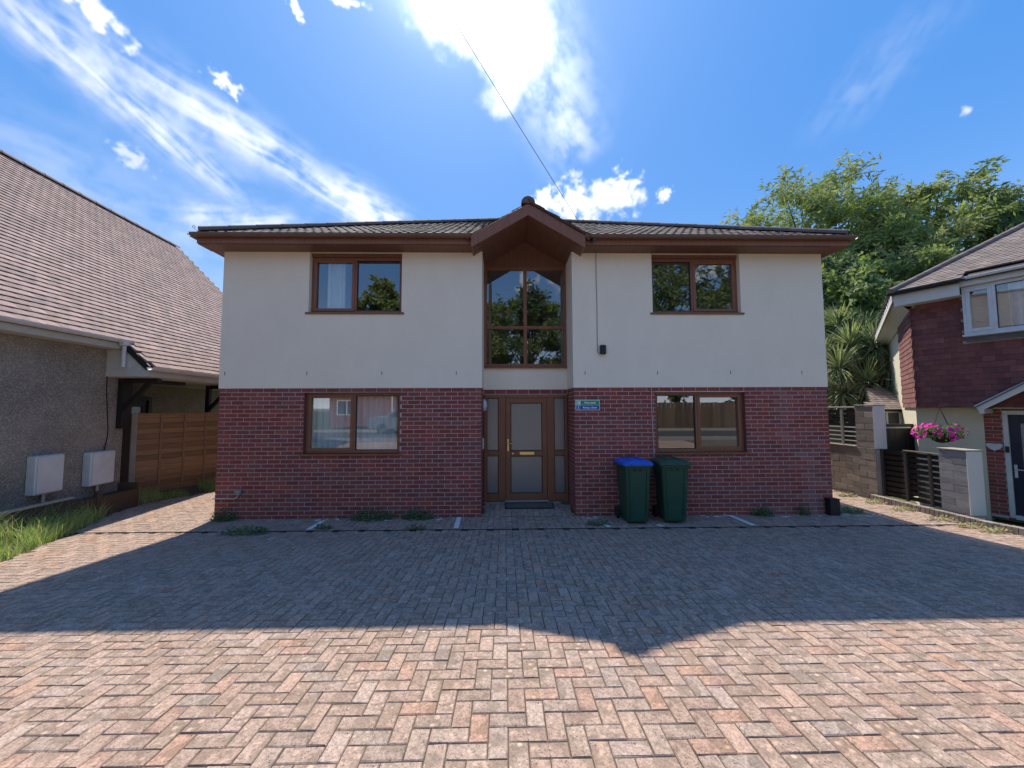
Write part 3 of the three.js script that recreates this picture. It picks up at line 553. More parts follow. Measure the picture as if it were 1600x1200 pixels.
  mesh('mullion', rbox(-0.035, 0.035, y0 + 0.06, y1 - 0.06, z - 0.06, z + 0.014), B, w);
  mesh('transom', [rbox(x0 + 0.055, -0.035, t - 0.03, t + 0.03, z - 0.06, z + 0.010), rbox(0.035, x1 - 0.055, t - 0.03, t + 0.03, z - 0.06, z + 0.010)], B, w);
  for (const [a, b] of [[x0 + 0.05, -0.03], [0.03, x1 - 0.05]]) for (const [c, d] of [[y0 + 0.055, t - 0.025], [t + 0.025, y1 - 0.055]]) { const g = new THREE.PlaneGeometry(b - a, d - c); g.translate((a + b) / 2, (c + d) / 2, z - 0.03); mesh('pane', g, M.glass, w); }
  mesh('sill', rbox(-0.834, 0.834, y0 - 0.03, y0, z - 0.05, z + 0.06, 0.006), B, w);
  const s = new THREE.Shape([[-0.834, 4.762], [0.834, 4.762], [0.834, 4.80], [0, 5.28], [-0.834, 4.80]].map((q) => new THREE.Vector2(...q)));
  const g = new THREE.ExtrudeGeometry(s, { depth: 0.1, bevelEnabled: false }); g.translate(0, 0, z - 0.1); mesh('gable_panel', g, M.brownBoard, flats);
  // entrance: door between two side lights
  const e = part('entrance_frame', flats), fz = z + 0.01;
  mesh('outer_frame', [rbox(-0.833, 0.833, 2.085, 2.15, z - 0.08, fz), rbox(-0.833, -0.78, 0.055, 2.085, z - 0.08, fz), rbox(0.78, 0.833, 0.055, 2.085, z - 0.08, fz), rbox(-0.545, -0.405, 0.055, 2.085, z - 0.08, fz + 0.004), rbox(0.425, 0.565, 0.055, 2.085, z - 0.08, fz + 0.004)], B, e);
  for (const [a, b] of [[-0.78, -0.545], [0.565, 0.78]]) {
    mesh('rail', [rbox(a, b, 0.055, 0.20, z - 0.07, fz - 0.004), rbox(a, b, 0.94, 1.04, z - 0.07, fz - 0.004)], B, e);
    for (const [c, d] of [[0.20, 0.94], [1.04, 2.085]]) { mesh('bead', [box(a, a + 0.012, c, d, z - 0.05, z - 0.015), box(b - 0.012, b, c, d, z - 0.05, z - 0.015), box(a + 0.012, b - 0.012, c, c + 0.012, z - 0.05, z - 0.015), box(a + 0.012, b - 0.012, d - 0.012, d, z - 0.05, z - 0.015)], M.blackPlastic, e); mesh('frosted_pane', box(a + 0.01, b - 0.01, c + 0.01, d - 0.01, z - 0.045, z - 0.028), M.frosted, e); }
  }
  const dr = part('front_door', flats), dz = z + 0.018, a = -0.400, b = 0.420;
  mesh('door_leaf', [rbox(a, b, 1.985, 2.08, z - 0.05, dz), rbox(a, b, 0.075, 0.205, z - 0.05, dz), rbox(a, a + 0.095, 0.205, 1.985, z - 0.05, dz), rbox(b - 0.095, b, 0.205, 1.985, z - 0.05, dz), rbox(a + 0.095, b - 0.095, 0.935, 1.035, z - 0.05, dz)], B, dr);
  for (const [c, d] of [[0.205, 0.935], [1.035, 1.985]]) { const p = a + 0.095, q = b - 0.095; mesh('bead', [box(p, p + 0.014, c, d, z - 0.04, z), box(q - 0.014, q, c, d, z - 0.04, z), box(p + 0.014, q - 0.014, c, c + 0.014, z - 0.04, z), box(p + 0.014, q - 0.014, d - 0.014, d, z - 0.04, z)], M.blackPlastic, dr); mesh('frosted_pane', box(p + 0.01, q - 0.01, c + 0.01, d - 0.01, z - 0.04, z - 0.018), M.frosted, dr); }
  const hp = [rbox(-0.372, -0.340, 1.03, 1.27, dz, dz + 0.012, 0.006), tube([[-0.356, 1.19, dz + 0.01], [-0.356, 1.19, dz + 0.05], [-0.33, 1.19, dz + 0.055], [-0.25, 1.185, dz + 0.052]], 0.009, 16, 8)];
  mesh('handle', hp, M.brass, dr);
  mesh('letter_plate', [rbox(-0.125, 0.165, 0.958, 1.018, dz, dz + 0.010, 0.006), rbox(-0.10, 0.14, 0.970, 1.006, dz + 0.01, dz + 0.016, 0.004)], M.brass, dr);
  const lk = new THREE.CylinderGeometry(0.016, 0.016, 0.012, 16); lk.rotateX(Math.PI / 2); lk.translate(-0.262, 0.985, dz + 0.006); mesh('lock', lk, M.brass, dr);
  mesh('threshold', rbox(-0.42, 0.44, 0.045, 0.073, z - 0.06, z + 0.05, 0.006), M.steel, dr);
  mesh('step', box(-0.833, 0.833, -0.2, 0.045, z - 0.25, z + 0.035), M.concrete, flats);
}
{ // roof
  const roof = part('roof', flats), tan = 0.545, pitch = Math.atan(tan), ey = 4.925, ez = 0.40, ex = 5.68, mz = -5.2, top = ey + (ez - mz) * tan;
  const tones = [[0.19, 0.14, 0.125], [0.21, 0.155, 0.135], [0.165, 0.13, 0.12], [0.225, 0.175, 0.155], [0.18, 0.135, 0.12], [0.20, 0.165, 0.15]];
  const A = [0, top, mz], bz = mz - (ez - mz), notch = [0, 5.47, ez - (5.47 - ey) / tan], dn = 0.012;
  const lower = (p) => [p[0], p[1] - dn, p[2]];
  mesh('underlay', [
    poly([[-ex, ey, ez], [-0.99, ey, ez], notch, A].map(lower), 0.03), poly([[0.99, ey, ez], [ex, ey, ez], A, notch].map(lower), 0.03),
    poly([[-ex, ey, bz], [-ex, ey, ez], A].map(lower), 0.03), poly([[ex, ey, ez], [ex, ey, bz], A].map(lower), 0.03), poly([[ex, ey, bz], [-ex, ey, bz], A].map(lower), 0.03)], M.brownBoard, roof);
  const mk = (k) => rollTile(k, tones), list = [], cp = Math.cos(pitch), L = (ez - mz) / cp;
  const front = slopeFrame(V(0, ey, ez + 0.03), V(1, 0, 0), pitch);
  const gable = (x) => 5.50 - 0.58 * Math.abs(x);
  const HR = [V(1, 0, -1).normalize(), V(1, 0, -1).normalize().dot(V(ex, 0, ez))], HL = [V(-1, 0, -1).normalize(), V(-1, 0, -1).normalize().dot(V(-ex, 0, ez))];
  let main = tiling(front, -ex, ex, L, { gauge: 0.325, width: 0.30, make: mk, seed: 21, tilt: 0.045, half: false, keep: (a, s) => Math.abs(a) < ex - s * cp + 0.35 && !(Math.abs(a) < 1.15 && ey + s * Math.sin(pitch) < gable(a) + 0.10) });
  main = clipAll(main, HR, HL);
  list.push(...main.map((e) => ({ ...e, bonus: 1 })));
  list.push(...clipAll(tiling(slopeFrame(V(-ex - 0.03, ey, mz), V(0, 0, 1), pitch), -5.6, 5.6, L, { gauge: 0.325, width: 0.30, make: mk, seed: 22, tilt: 0.045, half: false, keep: (a, s) => Math.abs(a) < 5.6 - s * cp + 0.3 }), [HL[0].clone().negate(), -HL[1]]));
  list.push(...clipAll(tiling(slopeFrame(V(ex + 0.03, ey, mz), V(0, 0, -1), pitch), -5.6, 5.6, L, { gauge: 0.325, width: 0.30, make: mk, seed: 23, tilt: 0.045, half: false, keep: (a, s) => Math.abs(a) < 5.6 - s * cp + 0.3 }), [HR[0].clone().negate(), -HR[1]]));
  // little gable over the entrance
  const gp = Math.atan(0.58), gl = 1.08 / Math.cos(gp), gy = 5.50 - 0.58 * 1.08;
  mesh('gable_underlay', [poly([[-1.08, gy - 0.02, 0.44], [0, 5.48, 0.44], [0, 5.48, -0.85], [-1.08, gy - 0.02, -0.2]].reverse(), 0.02), poly([[1.08, gy - 0.02, 0.44], [1.08, gy - 0.02, -0.2], [0, 5.48, -0.85], [0, 5.48, 0.44]].reverse(), 0.02)], M.brownBoard, roof);
  for (const s of [-1, 1]) list.push(...clipAll(tiling(slopeFrame(V(s * 1.08, gy, 0), V(0, 0, -s), gp), -0.5, 1.2, gl, { gauge: 0.31, width: 0.30, make: mk, seed: 24 + s, tilt: 0.045, half: false, keep: (a, t) => { const z = -s * a, x = 1.08 - t * Math.cos(gp); return z < 0.36 && z > -0.15 - (1.08 - x) * 0.6; } }), [V(-s, 0, 0), 0.0]).map((e) => ({ ...e, bonus: 2 })));
  pieces(roof, 'roof_tile', 'roof_tiling', M.roofTile, list);
  const ridge = [...caps([0, 5.475, 0.46], [0, 5.475, -0.85], 0.115, tones, 0.42), ...caps([-ex, ey + 0.035, ez], [0, top + 0.035, mz], 0.085, tones), ...caps([ex, ey + 0.035, ez], [0, top + 0.035, mz], 0.085, tones), ...caps([-ex, ey + 0.035, bz], [0, top + 0.035, mz], 0.085, tones), ...caps([ex, ey + 0.035, bz], [0, top + 0.035, mz], 0.085, tones)];
  pieces(roof, 'ridge_tile', 'hip_tiling', M.roofTile, ridge, 60);
  // bargeboards, sloping soffit, fascia, soffit, gutters
  for (const s of [-1, 1]) {
    const sh = new THREE.Shape([[0, 5.485], [s * 1.0, 4.905], [s * 1.0, 4.70], [s * 0.985, 4.70], [0, 5.275]].map((q) => new THREE.Vector2(...q)));
    const g = new THREE.ExtrudeGeometry(sh, { depth: 0.03, bevelEnabled: true, bevelSize: 0.003, bevelThickness: 0.003, bevelSegments: 1 }); g.translate(0, 0, 0.41); mesh('bargeboard', g, M.brownPlastic, roof);
    for (let k = 0; k < 7; k++) { const za = 0.405 - k * 0.158, zb = za - 0.154; mesh('soffit_board', poly([[s * 0.002, 5.283, za], [s * 0.99, 4.708, za], [s * 0.99, 4.708, zb], [s * 0.002, 5.283, zb]], 0.0).applyMatrix4(new THREE.Matrix4()), M.brownBoard, roof); }
    const x0 = s < 0 ? -5.785 : 1.0, x1 = s < 0 ? -1.0 : 5.785;
    mesh('fascia', rbox(x0, x1, 4.775, 4.925, 0.335, 0.36, 0.004), M.brownPlastic, roof);
    mesh('fascia', rbox(s < 0 ? -5.785 : 5.76, s < 0 ? -5.76 : 5.785, 4.775, 4.925, -10.75, 0.334, 0.004), M.brownPlastic, roof);
    mesh('soffit', [box(x0 + 0.002, x1 - 0.002, 4.766, 4.774, 0.0125, 0.334), box(s < 0 ? -5.76 : OUT + 0.011, s < 0 ? -OUT - 0.011 : 5.76, 4.766, 4.774, -10.7, 0.012)], M.brownBoard, roof);
    mesh('gutter', gutterGeo(x0 - (s < 0 ? 0.05 : 0), x1 + (s > 0 ? 0.05 : 0), 4.925, 0.42), M.brownGutter, roof);
    const sg = gutterGeo(-0.42, 10.7, 4.925, 0); sg.rotateY(Math.PI / 2); sg.translate(s * 5.85, 0, 0); mesh('gutter', sg, M.brownGutter, roof);
    mesh('fascia_return', rbox(s < 0 ? -1.0 : 0.975, s < 0 ? -0.975 : 1.0, 4.70, 4.92, 0.0125, 0.405, 0.003), M.brownPlastic, roof);
    for (const gx of [2.0, 3.9]) mesh('gutter_joint', gutterGeo(s * gx - 0.05, s * gx + 0.05, 4.925, 0.42, 0.064), M.brownGutter, roof);
  }
}
// ------------------------------------------------------------------ things fixed to the building
{
  const c = document.createElement('canvas'); c.width = 512; c.height = 218; const x = c.getContext('2d');
  x.fillStyle = '#eef4f0'; x.fillRect(0, 0, 512, 218); x.fillStyle = '#0d9a6c'; x.fillRect(8, 8, 496, 98); x.fillStyle = '#12489c'; x.fillRect(8, 112, 496, 98);
  x.fillStyle = '#f4f8f6'; x.fillRect(20, 14, 84, 86); x.fillStyle = '#0d9a6c'; x.fillRect(28, 20, 68, 74); x.fillStyle = '#f4f8f6'; x.fillRect(64, 28, 26, 62);
  x.beginPath(); x.arc(52, 36, 7, 0, 7); x.fill(); x.lineWidth = 8; x.strokeStyle = '#f4f8f6'; x.beginPath(); x.moveTo(50, 44); x.lineTo(46, 64); x.lineTo(34, 82); x.moveTo(46, 64); x.lineTo(60, 84); x.moveTo(36, 54); x.lineTo(50, 48); x.lineTo(62, 58); x.stroke();
  x.beginPath(); x.arc(62, 161, 40, 0, 7); x.fillStyle = '#f4f8f6'; x.fill(); x.beginPath(); x.arc(62, 161, 35, 0, 7); x.fillStyle = '#12489c'; x.fill(); x.fillStyle = '#f4f8f6'; x.fillRect(56, 136, 12, 34); x.beginPath(); x.arc(62, 182, 7, 0, 7); x.fill();
  x.fillStyle = '#f6faf8'; x.textAlign = 'center'; x.font = 'bold 62px sans-serif'; x.fillText('Fire exit', 308, 80); x.fillText('Keep clear', 306, 183);
  const t = new THREE.CanvasTexture(c); t.colorSpace = THREE.SRGBColorSpace;
  const g = thing('fire_exit_sign', 'green and blue fire exit keep clear sign on the brick wall beside the entrance', 'sign', null, [1.09, 1.932, 0.004]);
  mesh('backing', rbox(-0.2215, 0.2215, -0.094, 0.094, -0.004, 0.004, 0.003), M.whitePlastic, g);
  const f = new THREE.PlaneGeometry(0.437, 0.182); f.translate(0, 0, 0.0055); const m = new THREE.MeshStandardMaterial({ map: t, roughness: 0.5 }); m.name = 'signPrint'; mesh('printed_face', f, m, g, false);
}
{
  const t = thing('wall_light', 'oval white bulkhead lamp on the brick reveal beside the front door', 'lamp', null, [-INN, 1.935, -0.40]);
  const d = new THREE.SphereGeometry(0.12, 24, 16, 0, 6.283, 0, Math.PI / 2); d.rotateZ(-Math.PI / 2); d.scale(0.55, 1, 0.75); d.translate(0.02, 0, 0); mesh('diffuser', d, M.whitePlastic, t);
  const b = new THREE.CylinderGeometry(0.125, 0.13, 0.02, 24); b.rotateZ(Math.PI / 2); b.scale(1, 1, 0.75); b.translate(0.01, 0, 0); mesh('base_ring', b, M.steel, t);
  const i = thing('intercom', 'slim white entry intercom on the brick reveal by the door', 'intercom', null, [-INN, 1.22, -0.28]);
  mesh('intercom_case', rbox(0, 0.03, -0.10, 0.10, -0.045, 0.045, 0.008), M.whitePlastic, i); mesh('push_button', rbox(0.03, 0.034, -0.06, -0.03, -0.015, 0.015, 0.003), M.steel, i);
  const m = thing('door_mat', 'grey ribbed door mat with black edge in front of the entrance door', 'mat', null, [0.045, 0.013, -0.50]); m.rotation.x = 0.12;
  mesh('mat_edge', [rbox(-0.47, 0.47, 0, 0.014, 0.13, 0.16, 0.004), rbox(-0.47, 0.47, 0, 0.014, -0.13, -0.11, 0.004), rbox(-0.47, -0.445, 0, 0.014, -0.11, 0.13, 0.004), rbox(0.445, 0.47, 0, 0.014, -0.11, 0.13, 0.004)], M.rubber, m);
  const ribs = []; for (let z = -0.108; z < 0.125; z += 0.012) ribs.push(box(-0.444, 0.444, 0.001, 0.011, z, z + 0.008)); const rp = mesh('ribbed_pile', ribs, std('matPile', [0.16, 0.17, 0.16], { map: soilMap, mapSize: 0.3 }), m); rp.userData.kind = 'stuff';
  const u = thing('junction_box', 'small black box on the cream wall with a cable running up to the eaves', 'box', null, [1.378, 2.944, 0.012]);
  mesh('case', rbox(-0.055, 0.055, -0.085, 0.085, 0, 0.07, 0.02), M.blackPlastic, u);
  mesh('cable', tube([[-0.06, -0.075, 0.01], [-0.085, -0.06, 0.006], [-0.092, 0.1, 0.006], [-0.088, 0.8, 0.006], [-0.094, 1.3, 0.006], [-0.09, 1.82, 0.006]], 0.0055, 40, 6), std('cableGrey', [0.22, 0.20, 0.20]), u);
  const sc = thing('security_camera', 'small dark camera on the brown fascia beside the entrance gable', 'camera', null, [1.13, 4.85, 0.362]);
  mesh('camera_base', rbox(-0.035, 0.035, -0.03, 0.03, 0, 0.03, 0.008), M.blackPlastic, sc); const cy = new THREE.CylinderGeometry(0.028, 0.03, 0.13, 16); cy.rotateX(Math.PI / 2 + 0.3); cy.translate(0.02, -0.03, 0.085); mesh('camera_body', cy, std('cameraGrey', [0.05, 0.05, 0.055], { roughness: 0.4 }), sc);
  const wc = thing('white_cable', 'thin white cable clipped down the brick wall by the window behind the bins', 'cable', null, [0, 0, 0.009]);
  mesh('cable_run', tube([[2.27, 2.25, 0], [2.262, 1.9, 0], [2.275, 1.5, 0], [2.285, 1.05, 0], [2.30, 0.4, 0]], 0.006, 40, 6), M.offWhite, wc);
  const op = thing('overflow_pipe', 'short white waste pipe with an elbow on the brick corner above dark staining', 'pipe', null, [-5.12, 0.31, 0.02]);
  mesh('pipe_run', tube([[-0.44, 0, 0], [-0.2, 0, 0], [-0.06, 0.0, 0], [-0.02, 0.03, 0], [0, 0.08, 0]], 0.011, 24, 8), M.offWhite, op); mesh('wall_collar', rbox(-0.045, 0.045, 0.06, 0.15, -0.02, 0.03, 0.015), M.concrete, op);
  const bb = thing('corner_box', 'black plastic box standing at the foot of the brick corner', 'box', null, [5.47, -0.05, 0.07]);
  mesh('box_case', rbox(-0.09, 0.09, 0, 0.27, -0.06, 0.06, 0.01), M.blackPlastic, bb); mesh('box_lid', rbox(-0.098, 0.098, 0.271, 0.29, -0.066, 0.066, 0.006), M.blackPlastic, bb);
  const fi = thing('roof_finial', 'little wire ring standing at the hip corner of the roof', 'finial', null, [-5.78, 5.0, 0.44]);
  const tr = new THREE.TorusGeometry(0.022, 0.004, 8, 20); tr.translate(0, 0.03, 0); mesh('ring', tr, M.lead, fi); mesh('ring_stem', tube([[0, 0.008, 0], [0.03, -0.02, -0.02], [0.08, -0.05, -0.05]], 0.004, 8, 6), M.lead, fi);
}
console.log('building done');
// ------------------------------------------------------------------ wheelie bins
function ringLoft(rings, cap = true) {       // rounded rectangles stacked in y: {y, w, d, r, z}
  const n = 32, P = [], pts = rings.map(({ y, w, d, r, z = 0 }) => Array.from({ length: n }, (_, i) => {
    const q = Math.floor(i / 8), t = (i % 8) / 7 * Math.PI / 2 + q * Math.PI / 2, sx = [1, -1, -1, 1][q], sz = [1, 1, -1, -1][q];
    return [sx * (w / 2 - r) + Math.cos(t) * r, y, z + sz * (d / 2 - r) + Math.sin(t) * r];
  }));
  const tri = (a, b, c) => P.push(...a, ...b, ...c);
  for (let k = 0; k < pts.length - 1; k++) for (let i = 0; i < n; i++) { const j = (i + 1) % n; tri(pts[k][i], pts[k + 1][i], pts[k + 1][j]); tri(pts[k][i], pts[k + 1][j], pts[k][j]); }
  if (cap) { const a = pts[0], b = pts[pts.length - 1]; for (let i = 1; i < n - 1; i++) { tri(a[0], a[i], a[i + 1]); tri(b[0], b[i + 1], b[i]); } }
  const g = new THREE.BufferGeometry(); g.setAttribute('position', new THREE.BufferAttribute(new Float32Array(P), 3)); g.computeVertexNormals(); return clean(g);
}
function wheelieBin(x, z, turn, lidMat, label) {
  const t = thing('wheelie_bin', label, 'bin', 'wheelie bins against the brick wall', [x, -0.045, z]); t.rotation.y = turn; t.scale.set(0.84, 1, 0.88);
  mesh('bin_body', ringLoft([{ y: 0.035, w: 0.40, d: 0.40, r: 0.05, z: 0.02 }, { y: 0.06, w: 0.42, d: 0.42, r: 0.055, z: 0.02 }, { y: 0.16, w: 0.445, d: 0.46, r: 0.055, z: 0.01 }, { y: 0.90, w: 0.525, d: 0.565, r: 0.055 }, { y: 0.905, w: 0.545, d: 0.585, r: 0.06 }, { y: 0.96, w: 0.55, d: 0.59, r: 0.06 }]), M.binGreen, t);
  mesh('rim', ringLoft([{ y: 0.935, w: 0.585, d: 0.625, r: 0.07 }, { y: 0.94, w: 0.60, d: 0.64, r: 0.075 }, { y: 0.975, w: 0.60, d: 0.64, r: 0.075 }, { y: 0.98, w: 0.585, d: 0.625, r: 0.07 }]), M.binGreen, t);
  for (const s of [-1, 1]) { mesh('rib', bar([s * 0.155, 0.14, 0.247], [s * 0.18, 0.90, 0.287], 0.02, 0.014), M.binGreen, t); mesh('comb_rib', rbox(s * 0.05 - 0.012, s * 0.05 + 0.012, 0.875, 0.94, 0.28, 0.318, 0.005), M.binGreen, t); }
  const lid = part('lid', t);
  mesh('lid_shell', ringLoft([{ y: 0.965, w: 0.61, d: 0.655, r: 0.075 }, { y: 0.972, w: 0.63, d: 0.675, r: 0.08 }, { y: 1.005, w: 0.62, d: 0.665, r: 0.09 }, { y: 1.035, w: 0.54, d: 0.58, r: 0.12, z: -0.01 }, { y: 1.048, w: 0.40, d: 0.44, r: 0.13, z: -0.02 }]), lidMat, lid);
  for (const s of [-1, 1]) mesh('lid_rib', bar([s * 0.13, 1.046, 0.24], [s * 0.11, 1.055, -0.22], 0.03, 0.016), lidMat, lid);
  mesh('lid_grip', [rbox(-0.16, -0.06, 0.968, 1.0, 0.325, 0.352, 0.008), rbox(0.06, 0.16, 0.968, 1.0, 0.325, 0.352, 0.008)], lidMat, lid);
  const h = new THREE.CylinderGeometry(0.017, 0.017, 0.46, 14); h.rotateZ(Math.PI / 2); h.translate(0, 1.0, -0.375); mesh('handle', [h, rbox(-0.2, -0.17, 0.93, 1.01, -0.38, -0.29), rbox(0.17, 0.2, 0.93, 1.01, -0.38, -0.29)], M.binGreen, t);
  const ax = new THREE.CylinderGeometry(0.011, 0.011, 0.54, 10); ax.rotateZ(Math.PI / 2); ax.translate(0, 0.10, -0.24); mesh('axle', ax, M.steel, t);
  for (const s of [-1, 1]) {
    const w = part('wheel', t); const ty = new THREE.TorusGeometry(0.075, 0.025, 10, 28); ty.rotateY(Math.PI / 2); ty.scale(1.1, 1, 1); ty.translate(s * 0.262, 0.10, -0.24); mesh('tyre', ty, M.rubber, w);
    const hb = new THREE.CylinderGeometry(0.068, 0.068, 0.03, 20); hb.rotateZ(Math.PI / 2); hb.translate(s * 0.262, 0.10, -0.24); mesh('hub', hb, M.blackPlastic, w);
  }
  return t;
}
wheelieBin(1.785, 0.335, 0.03, M.binBlue, 'dark green wheelie bin with a bright blue lid against the brick wall');
wheelieBin(2.44, 0.325, -0.10, M.binGreen, 'dark green wheelie bin with a green lid beside the blue lidded bin');

// ------------------------------------------------------------------ bungalow beside the drive: local x towards the drive, z towards the road
const bung = thing('bungalow', 'pebbledashed bungalow with a steep brown tiled roof and white gutters beside the drive', 'house', null, [-8.1, 0, 0.8]); bung.rotation.y = Math.asin(0.07);
{
  mesh('pebbledash_wall', [box(-0.3, 0, -0.4, 3.2, -1.86, 6.5), box(-8.5, -0.301, -0.4, 3.2, 6.2, 6.5), box(-2.2, -0.301, -0.4, 3.2, -2.1, -1.861), box(-1.75, -1.5, -0.4, 2.95, -8.6, -2.101), box(-8.5, -1.751, -0.4, 3.6, -8.6, -8.3)], M.pebbledash, bung);
  const roof = part('roof', bung), pit = Math.PI * 46 / 180, tn = Math.tan(pit), ry = 8.1, rx = 0.3 - (ry - 3.22) / tn, le = 0.80, ly = 3.22 - 0.5 * tn, zE = -1.42, zB = -8.95, zF = 6.9;
  const tones = [[0.38, 0.262, 0.235], [0.35, 0.248, 0.225], [0.405, 0.28, 0.245], [0.33, 0.24, 0.222], [0.38, 0.275, 0.248], [0.36, 0.252, 0.222], [0.39, 0.265, 0.235]];
  const d = 0.02;
  mesh('underlay', [poly([[0.3, 3.22 - d, zF], [0.3, 3.22 - d, zE], [rx, ry - d, zE], [rx, ry - d, zF]], 0.03), poly([[le, ly - d, zE], [le, ly - d, zB], [rx, ry - d, zB], [rx, ry - d, zE]], 0.03), poly([[rx, ry - d, zF], [rx, ry - d, zB], [2 * rx - 0.3, 3.2, zB], [2 * rx - 0.3, 3.2, zF]], 0.03)], M.darkTimber, roof);
  mesh('gable_wall', poly([[rx, ry - 0.1, -8.62], [-0.1, 3.5, -8.62], [2 * rx + 0.1, 3.5, -8.62]]), M.pebbledash, bung);
  const cp = Math.cos(pit), L = (ry - ly) / Math.sin(pit), list = tiling(slopeFrame(V(le + 0.02, ly, 0), V(0, 0, -1), pit), -zF, -zB, L - 0.02, { gauge: 0.142, width: 0.20, make: (k) => plainTile(k, tones, 0.1985, 0.24, 0.042), seed: 41, variants: 58, tilt: 0.13, keep: (a, s) => -a < zE - 0.06 || s > 0.5 / cp + 0.02 });
  pieces(roof, 'roof_tile', 'roof_tiling', M.roofTile, list);
  pieces(roof, 'ridge_tile', 'ridge_tiling', M.roofTile, caps([rx, ry + 0.02, zF], [rx, ry + 0.02, zB], 0.11, tones.map((c) => c.map((v) => v * 0.8)), 0.46), 60);
  mesh('verge_board', [bar([le, ly - 0.05, zB + 0.02], [rx, ry - 0.05, zB + 0.02], 0.05, 0.14)], M.darkTimber, roof);
  mesh('valley_board', [bar([0.30, 3.17, zE + 0.02], [le - 0.02, ly - 0.01, zE + 0.02], 0.03, 0.10)], M.darkTimber, roof);
  // white gutters and boards: along the wall, then lower along the porch
  const gut = (z0, z1, x, y, r) => { const g = gutterGeo(-z1, -z0, y, 0, r); g.rotateY(Math.PI / 2); g.translate(x, 0, 0); return g; };
  mesh('gutter', gut(zE - 0.1, 6.8, 0.36, 3.23, 0.06), M.whitePlastic, roof);
  mesh('fascia', box(0.27, 0.295, 3.06, 3.2, zE + 0.01, 6.8), M.offWhite, roof); mesh('soffit', box(0.001, 0.269, 3.06, 3.075, zE, 6.8), M.offWhite, roof);
  mesh('gutter', gut(zB, zE + 0.08, 0.86, ly + 0.0, 0.06), M.whitePlastic, roof);
  mesh('porch_fascia', box(0.77, 0.795, ly - 0.17, ly - 0.02, zB, zE - 0.02), M.offWhite, roof); mesh('porch_soffit', box(-1.49, 0.769, ly - 0.185, ly - 0.171, -8.2, zE - 0.03), M.offWhite, roof);
  mesh('porch_gable_board', poly([[0.005, 3.055, zE + 0.004], [0.005, ly - 0.17, zE + 0.004], [0.80, ly - 0.17, zE + 0.004], [0.78, ly + 0.0, zE + 0.004], [0.30, 3.055, zE + 0.004]]), M.offWhite, roof);
  mesh('porch_end_board', box(0.002, 0.80, ly - 0.17, 3.05, zE - 0.03, zE), M.offWhite, roof).geometry = metreUV(new THREE.ExtrudeGeometry(new THREE.Shape([[0.002, ly - 0.17], [0.79, ly - 0.17], [0.79, ly - 0.02], [0.30, 3.05], [0.002, 3.05]].map((q) => new THREE.Vector2(...q))), { depth: 0.03, bevelEnabled: false }).translate(0, 0, zE - 0.032));
  const dp = new THREE.CylinderGeometry(0.034, 0.034, 0.50, 14); dp.translate(0.36, 2.95, zE + 0.06); mesh('downpipe', [dp, rbox(0.30, 0.42, 3.12, 3.22, zE + 0.0, zE + 0.12, 0.02)], M.whitePlastic, roof);
  // dark timber brackets under the porch roof
  for (const z of [-1.74, -4.25]) { const b = part('porch_bracket', bung); mesh('post', box(0.002, 0.10, 1.5, ly - 0.2, z - 0.05, z + 0.05), M.darkTimber, b); mesh('beam', box(0.101, 0.74, ly - 0.28, ly - 0.19, z - 0.05, z + 0.05), M.darkTimber, b); mesh('brace', bar([0.06, 1.85, z], [0.58, ly - 0.25, z], 0.075, 0.085), M.darkTimber, b); }
  mesh('corner_post', box(-0.12, 0.012, 0.25, ly - 0.2, -2.02, -1.862), M.darkTimber, bung);
  // recessed door under the porch
  const dr = part('door', bung); mesh('door_frame', [box(-1.5, -1.42, 0, 2.2, -4.35, -4.25), box(-1.5, -1.42, 0, 2.2, -3.35, -3.25), box(-1.5, -1.42, 2.12, 2.22, -4.25, -3.35)], M.darkTimber, dr); mesh('door_leaf', [box(-1.49, -1.45, 0, 1.1, -4.25, -3.35), box(-1.49, -1.45, 1.1, 2.12, -3.55, -3.35), box(-1.49, -1.45, 1.1, 2.12, -4.25, -4.1), box(-1.49, -1.45, 1.95, 2.12, -4.1, -3.55)], M.darkTimber, dr);
  mesh('door_glass', box(-1.485, -1.47, 1.1, 1.95, -4.1, -3.55), M.frosted, dr);
  mesh('porch_lamp_board', box(0.15, 0.35, ly - 0.26, ly - 0.19, -3.0, -2.3), M.blackPlastic, bung);
  // meter boxes, cable, timber sleepers
  for (const [z0, z1, y0, y1, lab] of [[-0.62, -0.19, 0.50, 1.13, 'wide white meter box'], [-1.55, -1.08, 0.47, 1.09, 'white meter box below the cable']]) { const b = part('meter_box', bung); b.userData.label = lab; mesh('meter_case', rbox(0.002, 0.15, y0, y1, z0, z1, 0.02), M.whitePlastic, b); mesh('meter_door', rbox(0.151, 0.168, y0 + 0.02, y1 - 0.02, z0 + 0.02, z1 - 0.02, 0.008), M.whitePlastic, b); const p = new THREE.CylinderGeometry(0.022, 0.022, 0.4, 12); p.translate(0.07, y0 - 0.2, (z0 + z1) / 2); mesh('meter_pipe', p, M.offWhite, b); }
  mesh('wall_cable', tube([[0.008, 3.05, -1.48], [0.008, 2.4, -1.45], [0.008, 1.8, -1.5], [0.008, 1.4, -1.53], [0.03, 1.08, -1.45]], 0.009, 40, 6), M.blackPlastic, bung);
}
